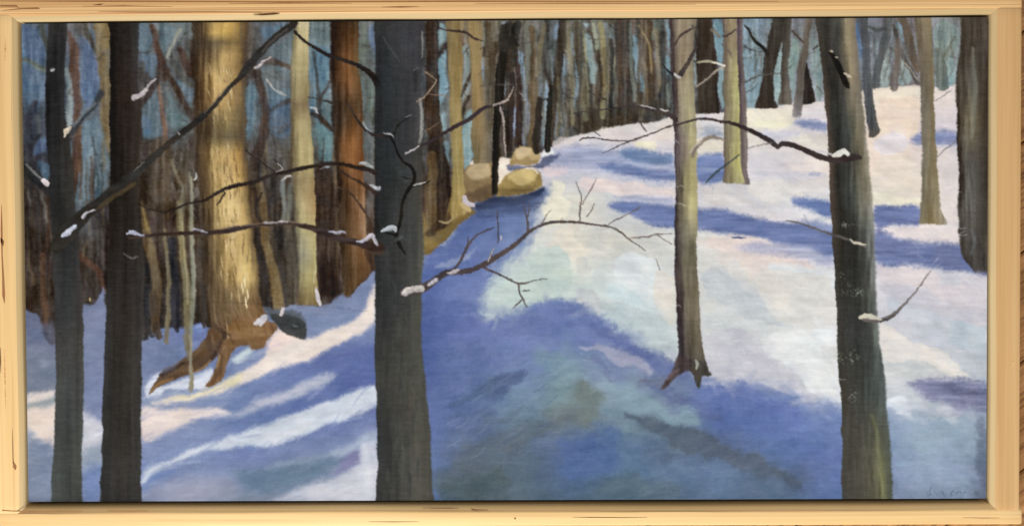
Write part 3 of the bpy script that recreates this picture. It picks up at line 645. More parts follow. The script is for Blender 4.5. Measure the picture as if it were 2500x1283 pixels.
# pale, warm and cool patches of the lit snow
for pts, c, al in (
    ([(1350,440),(1385,456),(1378,480),(1392,500),(1372,540),(1340,545),(1326,510),(1336,470)], (230,227,206), .95),
    ([(1356,560),(1400,556),(1440,610),(1420,650),(1380,628),(1340,600)], (228,220,202), .8), ([(1300,620),(1350,596),(1390,640),(1380,720),(1300,740),(1200,752),(1180,730),(1240,680)], (196,210,204), .8),
    ([(1404,640),(1440,636),(1442,660),(1410,664)], (196,198,194), .5), ([(1400,560),(1500,560),(1600,600),(1600,630),(1500,625),(1420,600)], (206,206,198), .7),
    ([(1520,620),(1600,640),(1625,700),(1600,740),(1540,720),(1500,680)], (224,230,232), .8), ([(1600,660),(1645,680),(1648,790),(1618,770),(1600,720)], (226,220,208), .8),
    ([(1500,690),(1580,740),(1600,760),(1540,750),(1480,720)], (206,222,228), .7), ([(1470,740),(1560,750),(1620,770),(1648,850),(1600,850),(1540,800)], (188,200,204), .8),
    ([(1400,705),(1450,715),(1480,760),(1460,790),(1420,760)], (196,198,204), .7),
    ([(1420,440),(1500,440),(1640,460),(1645,500),(1580,485),(1480,470),(1430,468)], (230,214,208), .85), ([(1330,405),(1380,400),(1390,420),(1350,430),(1326,424)], (224,208,210), .8),
    ([(1460,320),(1500,312),(1560,330),(1620,322),(1600,350),(1540,350),(1480,345)], (226,214,210), .8), ([(1556,345),(1606,342),(1606,362),(1560,368)], (236,230,202), .95),
    ([(1360,340),(1400,334),(1440,350),(1400,360),(1350,362)], (222,212,206), .7), ([(1620,300),(1645,295),(1648,340),(1610,335)], (226,214,204), .7),
    ([(1700,330),(1730,318),(1762,330),(1764,380),(1702,378)], (228,220,200), .85), ([(1710,285),(1764,278),(1766,318),(1720,318)], (214,212,218), .7),
    ([(1830,268),(1930,266),(1940,290),(1900,318),(1835,310)], (236,228,206), .8), ([(1840,300),(1930,294),(1890,320),(1850,325)], (234,230,200), .8),
    ([(1900,330),(2010,340),(2015,366),(1940,350)], (228,222,206), .8), ([(1980,340),(2012,330),(2015,360)], (210,202,196), .6),
    ([(2150,240),(2240,232),(2246,320),(2225,330),(2180,290),(2145,300)], (232,212,192), .9), ([(2150,222),(2240,216),(2240,236),(2150,240)], (240,230,208), .8),
    ([(2140,330),(2200,325),(2220,352),(2160,372),(2132,360)], (222,218,226), .8), ([(2130,470),(2240,480),(2246,500),(2140,500)], (236,230,206), .8), ([(2200,490),(2240,485),(2244,502)], (244,236,206), .8),
    ([(2150,552),(2300,550),(2338,570),(2320,592),(2240,590),(2160,572)], (228,218,216), .95),
    ([(1830,455),(1880,440),(1960,470),(1930,500),(1870,500)], (220,216,214), .7), ([(1720,460),(1790,455),(1840,500),(1760,505),(1715,490)], (212,208,206), .7),
    ([(1830,415),(1990,418),(2010,440),(1900,436)], (206,204,216), .6), ([(1980,418),(1998,420),(1996,430),(1978,428)], (172,178,206), .8),
    ([(1710,580),(1800,576),(1900,600),(1980,650),(1960,660),(1850,640),(1740,600)], (232,215,205), .85), ([(1800,640),(1960,680),(1900,690),(1800,660)], (214,214,214), .6),
    ([(1712,660),(1760,650),(1800,690),(1880,750),(1900,800),(1800,770),(1720,700)], (196,200,206), .75), ([(1810,640),(1860,690),(1900,730),(1880,740),(1840,700)], (216,212,202), .7),
    ([(1880,640),(1980,660),(2030,720),(2030,760),(1960,720),(1900,690)], (222,228,232), .7), ([(1950,800),(2030,790),(2044,880),(2046,970),(1990,950),(1900,870)], (230,234,238), .8),
    ([(1860,820),(1950,850),(1980,900),(1900,900)], (228,231,232), .8), ([(1720,720),(1760,790),(1860,860),(1840,890),(1750,850),(1716,790)], (212,214,212), .7),
    ([(1800,850),(1870,860),(1900,920),(1840,930),(1760,900)], (206,206,214), .7), ([(2010,855),(2046,840),(2048,880),(2030,880)], (206,206,206), .7),
    ([(1860,900),(1950,900),(2000,940),(2030,975),(1960,955),(1900,930)], (204,204,212), .8),
    ([(2140,650),(2220,650),(2300,680),(2240,700),(2150,690)], (220,212,216), .8), ([(2260,690),(2390,700),(2400,770),(2320,740),(2260,710)], (214,206,210), .8),
    ([(2170,720),(2260,712),(2340,760),(2405,790),(2400,850),(2280,830),(2180,760)], (196,200,212), .7), ([(2320,780),(2400,800),(2402,860),(2330,840)], (186,198,212), .7),
    ([(2150,800),(2200,820),(2300,880),(2370,920),(2300,910),(2180,870)], (224,220,216), .85), ([(2170,880),(2280,890),(2300,920),(2240,920),(2180,900)], (202,204,206), .8),
    ([(2170,970),(2210,966),(2208,1000),(2180,1010)], (226,232,240), .9), ([(2220,960),(2270,985),(2340,1005),(2330,1025),(2260,1000)], (206,208,214), .8),
    ([(2180,1010),(2280,1020),(2400,1060),(2380,1130),(2280,1120),(2180,1080)], (146,166,196), .6)):
    poly(pts, c, 3.2, 6, 5, 'B', .5, al, None, True, .35)
for pts, c, al in (
    ([(1712,662),(1760,664),(1800,692),(1836,724),(1884,792),(1842,782),(1780,742),(1720,722)], (194,199,204), .85),
    ([(1760,600),(1840,640),(1900,690),(1880,700),(1820,660)], (224,212,204), .7),
    ([(1850,660),(1960,668),(2032,700),(2040,790),(1980,800),(1900,780),(1860,730)], (221,217,209), .8),
    ([(1722,820),(1790,800),(1852,830),(1878,872),(1930,902),(1990,950),(2036,992),(1990,986),(1920,952),(1850,926),(1760,930),(1726,900)], (199,198,209), .9),
    ([(1868,832),(1904,810),(1960,808),(2000,830),(2042,858),(2046,900),(2048,978),(2018,984),(1980,950),(1956,906),(1930,886),(1890,880)], (232,234,233), .95),
    ([(2006,846),(2044,850),(2046,886),(2028,888),(2012,870)], (206,207,205), .8),
    ([(2150,700),(2230,704),(2300,730),(2400,760),(2404,790),(2300,770),(2200,740)], (206,201,210), .75),
    ([(2148,788),(2200,818),(2280,850),(2366,922),(2300,906),(2200,880),(2158,870)], (226,221,213), .9),
    ([(2166,880),(2240,884),(2310,910),(2290,924),(2220,918),(2170,905)], (202,205,205), .85),
    ([(2170,970),(2214,964),(2212,996),(2180,1006)], (229,233,240), .95),
    ([(2150,655),(2220,652),(2290,672),(2270,700),(2200,694),(2150,690)], (222,212,214), .85),
    ([(1712,582),(1790,580),(1880,606),(1960,640),(1900,640),(1800,612),(1720,604)], (236,220,210), .85),
    ([(1840,440),(1900,436),(1960,462),(1950,490),(1880,500),(1830,480)], (224,220,214), .7),
    ([(2140,380),(2200,372),(2240,400),(2244,470),(2180,480),(2134,440)], (230,218,202), .7)):
    poly(pts, c, 2.6, 6, 4, 'B', .45, al, None, True, .4)
dabs(260, (1160, 270, 2420, 960), .45, 60, 13, SNOWM, 3, .35, .6, 19, 20)
# horizontal violet shadows lying over the lit slope
VB = (100,116,178)
for pts, c, s in (
    ([(1345,372),(1420,352),(1520,372),(1560,364),(1642,378),(1644,440),(1560,436),(1470,420),(1380,410),(1330,395)], (162,168,204), 8),
    ([(1516,372),(1560,365),(1643,382),(1643,398),(1600,402),(1540,394)], (108,128,180), 5), ([(1462,402),(1520,400),(1560,408),(1644,424),(1646,442),(1600,438),(1530,428),(1480,416)], (110,124,182), 4),
    ([(1545,398),(1600,400),(1640,408),(1640,414),(1560,406)], (178,184,216), 3),
    ([(1698,384),(1766,380),(1770,440),(1740,448),(1702,442)], (106,122,184), 4), ([(1700,410),(1760,412),(1740,420),(1704,418)], (132,146,196), 3),
    ([(1488,502),(1510,490),(1560,494),(1650,500),(1705,506),(1780,517),(1880,540),(1960,541),(2035,556),(2040,580),(2042,628),(1960,612),(1900,592),(1850,580),(1710,562),(1640,556),(1590,548),(1540,526),(1508,516)], (100,114,178), 4),
    ([(1500,478),(1640,482),(1646,500),(1560,494)], (172,176,206), 5),
    ([(2136,562),(2200,580),(2260,594),(2342,598),(2420,640),(2420,672),(2340,662),(2240,648),(2136,642)], (104,114,172), 5),
    ([(1940,484),(1990,486),(2032,497),(2034,528),(1985,516),(1944,502)], (98,116,184), 4), ([(1960,540),(2000,540),(2036,556),(2030,570)], (140,150,196), 5),
    ([(2136,504),(2190,502),(2246,504),(2248,552),(2180,546),(2138,556)], (108,118,180), 4),
    ([(1938,296),(1980,294),(2014,298),(2014,318),(1965,312)], (134,144,194), 4), ([(1830,320),(1900,322),(1950,330),(1890,345)], (206,204,220), 6),
    ([(2226,338),(2260,322),(2340,326),(2340,352),(2250,352)], (126,136,190), 5),
    ([(2218,932),(2260,924),(2330,924),(2420,946),(2420,1006),(2360,1002),(2300,990),(2244,958)], (132,134,174), 6), ([(2320,935),(2410,952),(2412,988),(2340,982)], (108,112,152), 12),
    ([(1700,330),(1730,315),(1764,322),(1764,336),(1720,336)], (170,176,196), 6),
    ([(1800,606),(1900,622),(1980,640),(2036,648),(2040,628),(1900,590)], (176,178,208), 7)):
    poly(pts, c, s * 1.9, 3, 6, 'H', .3, .96, None, True, .15)
stroke([(1786,579,3),(1800,580,5),(1820,580,3)], (66,78,140), 1.2, 1.5, 4, 'H', .5)
# the great shadow lying over the near slope
SH = gmesh([1030, 1150, 1270, 1390, 1510, 1640, 1760, 1880, 2060], [470, 540, 620, 700, 800, 880, 960, 1030, 1100, 1160, 1230], [
 [(80,96,160), (70,84,136), (84,100,160), (150,160,200)] + [(120,130,185)] * 5,
 [(86,102,172), (86,102,168), (104,122,182), (165,172,205)] + [(120,130,185)] * 5,
 [(92,108,182), (96,112,182), (124,140,194), (160,170,205)] + [(120,130,185)] * 5,
 [(86,102,178), (102,118,188), (116,132,190), (110,128,188)] + [(105,118,180)] * 5,
 [(80,96,172), (98,112,186), (106,120,188), (98,114,186), (108,120,184), (104,116,170)] + [(100,114,178)] * 3,
 [(78,96,168), (98,114,182), (110,126,186), (126,148,180), (116,126,182), (96,108,164), (112,124,182), (150,156,200), (150,158,200)],
 [(92,108,180), (88,106,164), (116,138,178), (116,134,142), (136,158,182), (118,132,172), (94,112,190), (118,134,196), (150,160,204)],
 [(98,116,188), (94,110,164), (106,126,150), (104,116,128), (116,136,160), (122,146,166), (86,104,178), (94,114,190), (112,130,196)],
 [(104,122,194), (94,108,142), (96,110,134), (84,104,168), (94,118,166), (90,106,140), (88,104,146), (92,114,180), (102,120,188)],
 [(98,118,186), (86,100,118), (92,108,130), (82,104,164), (90,114,156), (94,116,160), (96,118,164), (92,106,136), (100,118,188)],
 [(76,94,128), (74,88,100), (78,96,116), (72,92,112), (80,100,124), (84,104,140), (88,108,148), (84,106,144), (84,106,170)]])
SH = jitter_sample(SH, 14)
poly([(1024,640),(1042,606),(1084,590),(1120,544),(1164,506),(1216,480),(1324,462),(1346,452),(1340,480),(1316,520),(1300,560),(1270,610),(1228,650),(1186,700),(1164,740),(1168,772),(1206,778),(1270,752),(1310,738),(1360,728),(1420,744),(1470,772),(1520,812),(1580,850),(1650,880),(1712,916),(1770,930),(1840,934),(1880,940),(1960,972),(2050,1004),(2060,1250),(1020,1250)],
     SH, 13, 6, 5, 'A', .3, 1, None, True, .12)
poly([(2150,1000),(2210,1002),(2260,1030),(2330,1060),(2420,1070),(2420,1250),(2150,1250)], gmesh([2140, 2250, 2350, 2426], [1000, 1080, 1160, 1230], [
 [(150,164,204), (160,174,204), (170,182,204), (160,168,192)], [(130,148,196), (148,168,196), (150,168,198), (122,136,166)],
 [(128,142,190), (146,160,196), (148,162,198), (98,108,140)], [(104,116,160), (120,132,166), (110,122,152), (84,92,116)]]), 12, 8, 5, 'B', .4, .85)
SHM = np.zeros((PH, PW), bool)
SHM[:] = (ID == 1) & (GY > 460)
dabs(1300, (1040, 480, 1340, 1220), -.75, 70, 18, SHM, 3, .36, .6, 29, 26)
dabs(1500, (1300, 760, 2060, 1220), .42, 80, 18, SHM, 3, .36, .55, 39, 26)
dabs(300, (2160, 980, 2405, 1220), .2, 60, 20, SHM, 4, .5, .5, 49, 22)
# strokes and shapes inside the great shadow
for pts, c, al, s in (
    ([(1060,655,8),(1100,640,20),(1140,622,18),(1158,610,6)], (156,164,200), .7, 5), ([(1030,760,40),(1050,820,60),(1040,880,50)], (74,90,166), .5, 14),
    ([(1200,960,20),(1240,930,34),(1276,910,28)], (76,92,146), .75, 8), ([(1100,980,10),(1160,960,14),(1220,930,8)], (80,98,140), .55, 6),
    ([(1180,1030,14),(1240,1016,22),(1280,990,10)], (90,106,132), .5, 8), ([(1100,860,40),(1150,850,60),(1180,880,40)], (84,100,158), .35, 16),
    ([(1090,1170,50),(1160,1120,60),(1240,1075,56),(1330,1040,44),(1420,1010,30)], (96,106,122), .6, 16), ([(1080,1190,40),(1160,1180,60),(1220,1170,40)], (78,92,98), .55, 16),
    ([(1416,950,50),(1440,980,64),(1430,1020,50)], (112,122,118), .75, 16), ([(1320,870,50),(1370,900,80),(1360,960,60)], (126,152,170), .6, 20),
    ([(1420,1100,40),(1470,1060,60),(1480,1120,70),(1400,1150,60)], (76,98,168), .6, 18),
    ([(1540,1008,16),(1600,1044,40),(1700,1080,50),(1800,1116,46),(1890,1152,34),(1952,1176,14)], (86,96,118), .85, 8),
    ([(1576,976,14),(1620,1002,36),(1680,1026,30),(1704,1036,8)], (130,154,178), .85, 6), ([(1480,930,40),(1540,970,50),(1600,1000,30)], (136,160,182), .6, 14),
    ([(1580,936,10),(1640,962,26),(1700,990,34),(1760,1020,24)], (92,104,160), .7, 8), ([(1690,980,40),(1760,990,50),(1860,1030,50),(1960,1080,50),(2040,1120,40)], (94,112,186), .55, 16),
    ([(1850,985,30),(1900,1000,40),(1950,1020,30)], (96,110,192), .6, 14), ([(1700,1120,20),(1800,1170,30),(1900,1190,30)], (98,120,160), .5, 12),
    ([(1424,838,8),(1470,858,26),(1540,888,34),(1592,912,18)], (162,164,192), .85, 5), ([(1420,870,8),(1460,890,14),(1500,922,8)], (104,112,164), .7, 6), ([(1450,800,30),(1540,850,40),(1600,890,40),(1650,910,40)], (92,104,172), .6, 10),
    ([(1480,824,10),(1540,850,14)], (84,96,170), .5, 6), ([(1566,936,14),(1610,934,22),(1640,920,16)], (112,118,150), .7, 6),
    ([(1040,1120,30),(1050,1180,30),(1060,1215,20)], (92,116,190), .6, 10), ([(1480,1180,60),(1560,1195,60),(1640,1200,50)], (86,104,112), .45, 18),
    ([(2170,1150,30),(2190,1190,30)], (114,124,156), .5, 12), ([(2396,1040,26),(2400,1130,32),(2402,1200,30)], (88,96,126), .6, 12)):
    stroke(pts, c, s * 1.5, 9, 5, 'A', .35, al * .95, None, .12)
for i in range(60):
    x, y = r0.uniform(1080, 1330), r0.uniform(880, 1120)
    stroke([(x, y, 2), (x + 18, y - r0.uniform(6, 14), 3), (x + 36, y - r0.uniform(14, 30), 1.5)], r0.choice([(74,90,140), (136,156,186), (112,128,176)]), 2, 2, 4, 'A', .7, .4)

# ---- left snow
poly([(30,792),(70,758),(96,770),(116,826),(140,830),(196,750),(210,742),(232,738),(258,700),(262,760),(346,826),(366,812),(400,800),(440,806),(480,800),(540,806),(600,770),(648,752),(690,752),(730,742),(790,742),(832,722),(872,694),(920,660),(930,660),(930,1250),(30,1250)],
     gmesh([36, 130, 230, 350, 470, 600, 750, 930], [740, 800, 870, 950, 1020, 1100, 1160, 1230], [
 [(96,104,142), (100,108,146), (116,126,168), (120,130,172), (104,118,176), (112,124,172), (124,134,174), (122,134,182)],
 [(104,112,150), (96,102,136), (124,132,172), (122,130,170), (100,114,182), (116,128,176), (124,136,182), (120,134,186)],
 [(118,126,156), (112,120,152), (122,132,174), (114,126,172), (112,126,180), (116,130,184), (100,114,182), (88,102,176)],
 [(118,126,150), (118,126,152), (122,132,180), (130,140,182), (126,140,186), (112,128,186), (98,114,182), (86,100,178)],
 [(200,198,200), (200,200,205), (124,134,182), (140,150,190), (130,142,190), (104,122,184), (98,114,184), (108,120,180)],
 [(140,150,180), (146,154,184), (150,160,188), (130,142,194), (126,140,196), (116,130,192), (118,130,184), (136,146,192)],
 [(116,126,156), (122,132,166), (120,136,190), (118,134,196), (130,142,192), (120,134,184), (112,128,166), (160,168,200)],
 [(96,104,138), (108,114,146), (112,124,176), (128,138,178), (150,154,184), (118,130,158), (150,156,182), (196,198,210)]]), 4, 5, 5, 'A', .4, 1, 1, True, .15)
LSM = (ID == 1) & (GX < 930)
dabs(900, (60, 740, 925, 1220), -.4, 70, 15, LSM, 3, .4, .35, 59, 20)
for pts, c, s, al in (
    ([(66,800),(130,790),(134,830),(70,850)], (98,106,144), 10, .6), ([(66,880),(100,876),(134,880),(134,940),(66,950)], (112,122,150), 10, .8), ([(100,880),(118,884),(112,900),(100,896)], (148,156,188), 6, .8),
    ([(66,960),(100,956),(130,950),(136,962),(120,974),(66,986)], (228,216,206), 4, .95), ([(66,986),(110,978),(136,966),(138,984),(100,994),(66,998)], (150,160,164), 4, .85),
    ([(66,1000),(110,996),(138,990),(140,1090),(116,1084),(90,1066),(66,1050)], (234,216,202), 5, .98), ([(66,1070),(90,1076),(130,1092),(134,1215),(66,1215)], (124,136,170), 9, .8),
    ([(198,1008),(214,1014),(236,1024),(252,1034),(252,1080),(226,1104),(198,1114)], (214,214,224), 6, .98), ([(198,1104),(252,1084),(252,1130),(198,1150)], (158,168,192), 8, .8), ([(204,1150),(246,1140),(244,1210),(204,1210)], (110,130,194), 8, .7),
    ([(346,850),(390,836),(430,850),(420,890),(380,900),(346,890)], (108,118,160), 10, .6), ([(354,944),(372,920),(394,906),(404,912),(392,936),(404,950),(392,966),(362,968)], (222,226,240), 3, .95),
    ([(400,944),(440,926),(490,908),(514,900),(522,918),(506,944),(470,948),(420,950)], (220,224,238), 3, .95), ([(360,968),(420,956),(520,952),(560,930),(540,966),(440,980),(360,985)], (150,162,200), 5, .7),
    ([(348,992),(400,998),(460,994),(500,998),(530,1000),(540,1008),(500,1016),(470,1024),(440,1044),(400,1058),(348,1074)], (234,218,208), 4, .97),
    ([(470,1020),(500,1006),(532,996),(560,1010),(520,1018)], (236,222,216), 4, .95), ([(520,1010),(570,1006),(610,984),(660,968),(720,940),(780,918),(816,914),(800,934),(740,960),(680,982),(620,1000),(570,1014)], (196,198,214), 5, .9),
    ([(346,1168),(366,1140),(400,1128),(450,1104),(520,1082),(560,1064),(640,1040),(700,1016),(760,994),(850,960),(918,936),(918,986),(870,1010),(800,1038),(740,1058),(690,1082),(660,1092),(600,1086),(560,1092),(500,1104),(440,1122),(390,1146),(352,1178)], (214,220,232), 4, .97),
    ([(640,1072),(700,1048),(760,1026),(740,1050),(680,1080)], (226,228,236), 6, .7), ([(346,1180),(400,1150),(430,1136),(400,1166),(352,1205)], (110,130,198), 5, .7),
    ([(650,1144),(720,1122),(790,1108),(860,1080),(918,1050),(918,1086),(850,1110),(760,1130),(690,1146)], (166,178,206), 6, .85),
    ([(570,1150),(660,1146),(740,1124),(800,1118),(840,1120),(800,1150),(740,1176),(660,1202),(600,1190)], (104,126,160), 7, .9),
    ([(820,1140),(848,1110),(886,1098),(876,1128),(840,1150),(812,1156)], (122,122,174), 4, .9), ([(690,1210),(760,1176),(830,1158),(880,1126),(890,1096),(918,1080),(918,1216),(690,1218)], (198,200,216), 6, .92),
    ([(760,1196),(840,1166),(900,1130),(905,1205),(800,1208)], (214,214,224), 10, .7), ([(350,1200),(420,1170),(520,1160),(580,1180),(560,1210),(360,1214)], (156,160,188), 10, .75), ([(880,1100),(900,1090),(902,1200),(890,1206)], (224,226,234), 4, .6),
    # the long lit bank
    ([(372,978),(420,972),(462,966),(520,948),(566,918),(600,900),(640,872),(650,846),(676,808),(700,808),(726,822),(752,824),(800,806),(850,788),(886,758),(904,720),(914,696),(914,776),(892,808),(850,828),(806,850),(772,870),(734,888),(680,902),(620,924),(560,948),(500,970),(450,980),(400,986)], (238,224,210), 4, .98),
    ([(410,974),(470,964),(530,940),(570,912),(596,910),(580,936),(520,958),(460,976)], (232,220,172), 5, .8), ([(640,840),(680,812),(700,812),(720,830),(690,850),(650,856)], (244,218,206), 5, .8),
    ([(560,880),(600,850),(618,842),(610,866),(580,886)], (214,226,228), 3, .95), ([(570,900),(620,860),(650,846),(640,868),(600,896)], (136,148,196), 5, .85)):
    poly(pts, c, s * 1.9, 3.5, 5, 'A', .3, al * .97, None, True, .3)
dabs(700, (60, 840, 925, 1220), -.42, 80, 10, LSM, 3, .35, .2, 69, 14)

# ---- 4. boulders and the small dark stump
P = part('painted_boulder', 'tan boulder painted on top of the pile, snow behind it')
poly([(1210,470),(1214,392),(1240,384),(1256,392),(1250,420),(1230,440)], (236,222,206), 3, 2, 5, 'I', .2)
poly([(1330,365),(1346,362),(1352,378),(1336,388),(1322,384)], (232,232,232), 3, 2)
poly([(1240,400),(1300,404),(1330,384),(1370,378),(1340,400),(1316,408),(1260,416),(1240,414)], (86,92,130), 4, 3, 5, 'H', .4, .9)
poly([(1242,392),(1254,368),(1268,352),(1292,358),(1312,364),(1318,382),(1312,398),(1290,404),(1262,400),(1244,404)], (166,140,92), 2.5, 2, 7, 'A', .15, 1, P, False)
poly([(1256,366),(1270,354),(1296,360),(1290,376),(1262,386)], (214,190,146), 3, 3, 6, 'A', .4, .85); poly([(1290,372),(1314,368),(1316,384),(1296,390)], (200,174,128), 3, 2, 5, 'A', .3, .8)
P = part('painted_boulder', 'brown boulder painted left of the black post trunk, snow cap')
poly([(1130,428),(1140,408),(1156,394),(1180,388),(1200,396),(1206,430),(1204,470),(1186,488),(1150,490),(1134,470)], (142,118,80), 3, 2, 7, 'I', .15, 1, P, False)
poly([(1140,420),(1160,400),(1190,398),(1196,430),(1160,440)], (202,178,136), 5, 3, 6, 'I', .4, .85); poly([(1140,470),(1200,450),(1202,480),(1160,492)], (100,80,58), 6, 3, 5, 'I', .3, .8)
stroke([(1152,398,10),(1164,392,14),(1182,390,8)], (232,220,208), 2, 2, 5, 'I', .5)
P = part('painted_boulder', 'yellow ochre boulder painted lowest in the pile, above its shadow')
poly([(1162,508),(1170,494),(1216,480),(1280,472),(1328,456),(1326,470),(1300,488),(1240,504),(1180,514)], (50,58,92), 4, 3, 5, 'H', .2, 1)
poly([(1150,520),(1200,500),(1280,486),(1326,472),(1320,500),(1260,520),(1190,535)], (66,78,126), 12, 4, 5, 'H', .3, .7)
poly([(1214,456),(1232,430),(1262,412),(1296,408),(1318,420),(1324,444),(1324,456),(1286,470),(1240,478),(1214,482)], (150,126,72), 2.5, 2, 7, 'I', .15, 1, P, False)
poly([(1238,430),(1270,412),(1306,418),(1302,440),(1270,450),(1250,440)], (208,182,120), 5, 3, 7, 'I', .4, .9); poly([(1220,460),(1270,456),(1310,450),(1300,464),(1230,478)], (118,96,56), 5, 3, 5, 'H', .4, .8)
stroke([(1280,412,4),(1300,412,6),(1312,422,4)], (226,208,186), 2, 2, 4, 'I', .5)
poly([(646,748),(690,754),(730,764),(740,784),(690,788),(664,772)], (84,88,96), 7, 3, 6, 'I', .3, .85)
poly([(662,766),(690,766),(722,774),(742,782),(747,800),(743,827),(718,823),(694,812),(676,792)], (64,67,66), 2.6, 2, 6, 'I', .3, 1, DARKP)
stroke([(716,792,3),(728,796,4)], (120,126,124), 1.5, 2, 6, 'F', .9, .6)

# ---- 5. trees of the middle distance
def T(label): return part('painted_tree', label)
P = T('red brown trunk painted beside the dark central trunk')
trunk([(50,806),(150,806),(250,809),(340,814),(430,824),(550,830),(680,834),(725,836)], [(50,874),(150,877),(200,880),(260,885),(340,887),(400,889),(480,891),(570,894),(640,904),(660,912),(725,850)], [
 (50, [(44,34,26),(56,40,26),(67,47,30),(72,57,40)]), (100, [(41,31,23),(61,42,26),(89,57,30),(94,66,38)]), (150, [(37,29,23),(79,51,28),(122,75,38),(106,86,55)]),
 (200, [(39,31,24),(89,57,32),(139,90,51),(101,77,46)]), (255, [(41,33,26),(61,46,32),(82,58,36),(84,64,40)]), (300, [(48,40,34),(77,62,46),(110,73,42),(96,64,38)]),
 (350, [(46,38,30),(110,69,36),(151,97,53),(110,68,36)]), (400, [(46,36,28),(120,77,40),(137,86,46),(103,60,32)]), (470, [(43,33,24),(82,57,34),(110,73,44),(147,106,71)]),
 (560, [(48,36,26),(89,64,40),(116,80,49),(168,132,99)]), (620, [(51,38,26),(92,66,38),(118,82,49),(108,73,44)]), (725, [(65,53,38),(86,64,40),(89,68,42),(77,60,40)])],
 (6, 2), 2, 7, 'V', .2, P, (1, 8))
P = T('pale yellow trunk painted right of the golden one')
trunk([(50,716),(150,708),(300,708),(400,713),(500,718),(560,722),(650,726),(745,726)], [(50,756),(150,752),(250,752),(300,758),(400,766),(450,770),(550,772),(640,773),(700,776),(745,788)], [
 (50, [(124,117,89),(190,177,136),(197,189,153)]), (90, [(116,106,77),(182,165,116),(190,173,122)]), (150, [(100,92,65),(176,162,114),(174,158,110)]), (230, [(98,88,63),(164,150,106),(145,129,91)]),
 (255, [(93,81,59),(137,119,85),(135,117,83)]), (300, [(98,88,63),(176,160,112),(166,150,106)]), (400, [(97,86,63),(178,162,112),(178,162,108)]), (440, [(102,90,65),(145,127,89),(161,138,95)]),
 (500, [(120,111,83),(184,167,118),(180,142,93)]), (550, [(108,104,81),(172,160,110),(184,164,112)]), (620, [(108,106,89),(157,152,126),(182,169,112)]), (680, [(102,96,75),(170,158,106),(176,158,97)]), (745, [(100,86,59),(128,108,67),(122,100,63)])],
 (5, 2.5), 1.8, 6, 'V', .2, P, (1, 4), us=(0, .38, 1))
stroke([(772,705,7),(776,725,12),(782,742,9)], (206,200,206), 2, 2, 6, 'I', .5); stroke([(766,690,3),(772,650,3)], (196,190,160), 1.5, 2, 5, 'V', .6)
P = T('great golden brown trunk painted with flared roots in the snow')
trunk([(50,466),(150,472),(300,474),(400,480),(500,492),(600,496),(700,504),(760,511),(800,516),(842,536)], [(50,606),(150,596),(300,602),(400,604),(450,606),(500,612),(550,618),(600,624),(650,629),(700,634),(740,640),(770,652),(790,664),(815,640),(842,606)], [
 (50, [(45,37,28),(67,53,35),(171,139,80),(213,173,94),(171,134,71),(79,63,44)]), (80, [(43,35,25),(71,57,37),(191,154,86),(218,177,92),(168,132,71),(73,61,44)]),
 (105, [(47,39,30),(64,53,39),(94,83,61),(119,100,67),(128,104,63),(77,63,47)]), (135, [(47,37,28),(77,59,37),(109,91,61),(189,154,94),(165,132,80),(73,61,44)]), (190, [(47,37,28),(102,78,44),(200,164,101),(202,166,103),(168,134,81),(79,66,50)]),
 (250, [(51,39,28),(109,83,50),(194,157,99),(186,150,92),(161,130,80),(84,72,54)]), (290, [(51,40,30),(79,63,43),(111,96,66),(165,139,86),(120,102,67),(86,74,56)]), (335, [(53,42,31),(77,65,44),(102,91,61),(104,93,66),(96,85,60),(80,68,50)]),
 (370, [(56,44,31),(117,93,56),(198,164,101),(202,168,108),(184,143,80),(88,70,49)]), (440, [(54,42,31),(113,91,56),(196,162,99),(216,183,121),(202,162,94),(88,70,47)]), (490, [(56,44,31),(111,91,58),(202,171,105),(234,202,138),(208,173,108),(94,78,50)]),
 (550, [(54,44,31),(102,83,52),(186,154,94),(211,179,116),(202,168,105),(100,81,54)]), (620, [(56,46,33),(106,87,56),(179,148,90),(202,171,110),(211,177,110),(109,89,56)]), (680, [(64,52,37),(102,83,54),(168,139,86),(211,177,114),(227,194,121),(113,91,58)]),
 (735, [(86,70,49),(100,81,56),(115,94,66),(124,100,68),(126,98,62),(111,85,56)]), (775, [(94,78,54),(102,83,58),(120,94,63),(124,94,61),(122,89,54),(119,85,52)]), (805, [(88,68,47),(77,57,41),(106,79,52),(122,89,54),(124,89,54),(120,85,52)]), (842, [(79,59,43),(60,46,35),(100,74,49),(120,87,52),(120,85,50),(119,83,50)])],
 (7, 7), 2.2, 6, 'V', .25, P, (1, 4), .3)
poly([(513,800),(545,796),(556,830),(537,852),(530,868),(510,886),(493,901),(462,912),(421,926),(392,942),(365,961),(376,938),(390,912),(403,897),(434,885),(462,866),(481,852),(501,829)], (92,70,50), 2.5, 1.6, 7, 'A', .15, 1, P)
poly([(541,796),(556,812),(556,832),(538,852),(530,866),(512,882),(522,858),(538,834)], (60,45,35), 4, 1.6, 5, 'V', .2, .95)
stroke([(500,836,10),(480,860,14),(450,880,12),(420,896,8)], (108,86,62), 4, 2, 6, 'A', .4, .7); stroke([(394,914,12),(416,902,12),(450,886,7)], (54,42,34), 2.5, 2, 5, 'A', .4, .85)
stroke([(368,957,4),(384,940,8),(404,928,9),(424,920,5)], (150,110,68), 2, 1.6, 6, 'A', .4, .85); stroke([(474,908,3),(496,896,5),(512,880,4)], (160,120,74), 2, 1.6, 6, 'A', .4, .8)
poly([(554,822),(580,826),(604,836),(576,848),(558,875),(552,888),(545,920),(524,939),(501,941),(517,918),(528,888),(536,854)], (120,88,58), 2.5, 1.6, 6, 'V', .2, 1, P)
stroke([(548,846,4),(538,866,5),(530,888,4),(526,900,2)], (168,136,92), 1.8, 1.6, 6, 'V', .5, .8); stroke([(544,872,8),(536,904,10),(518,934,8)], (98,70,46), 3, 1.6, 5, 'V', .3, .6)
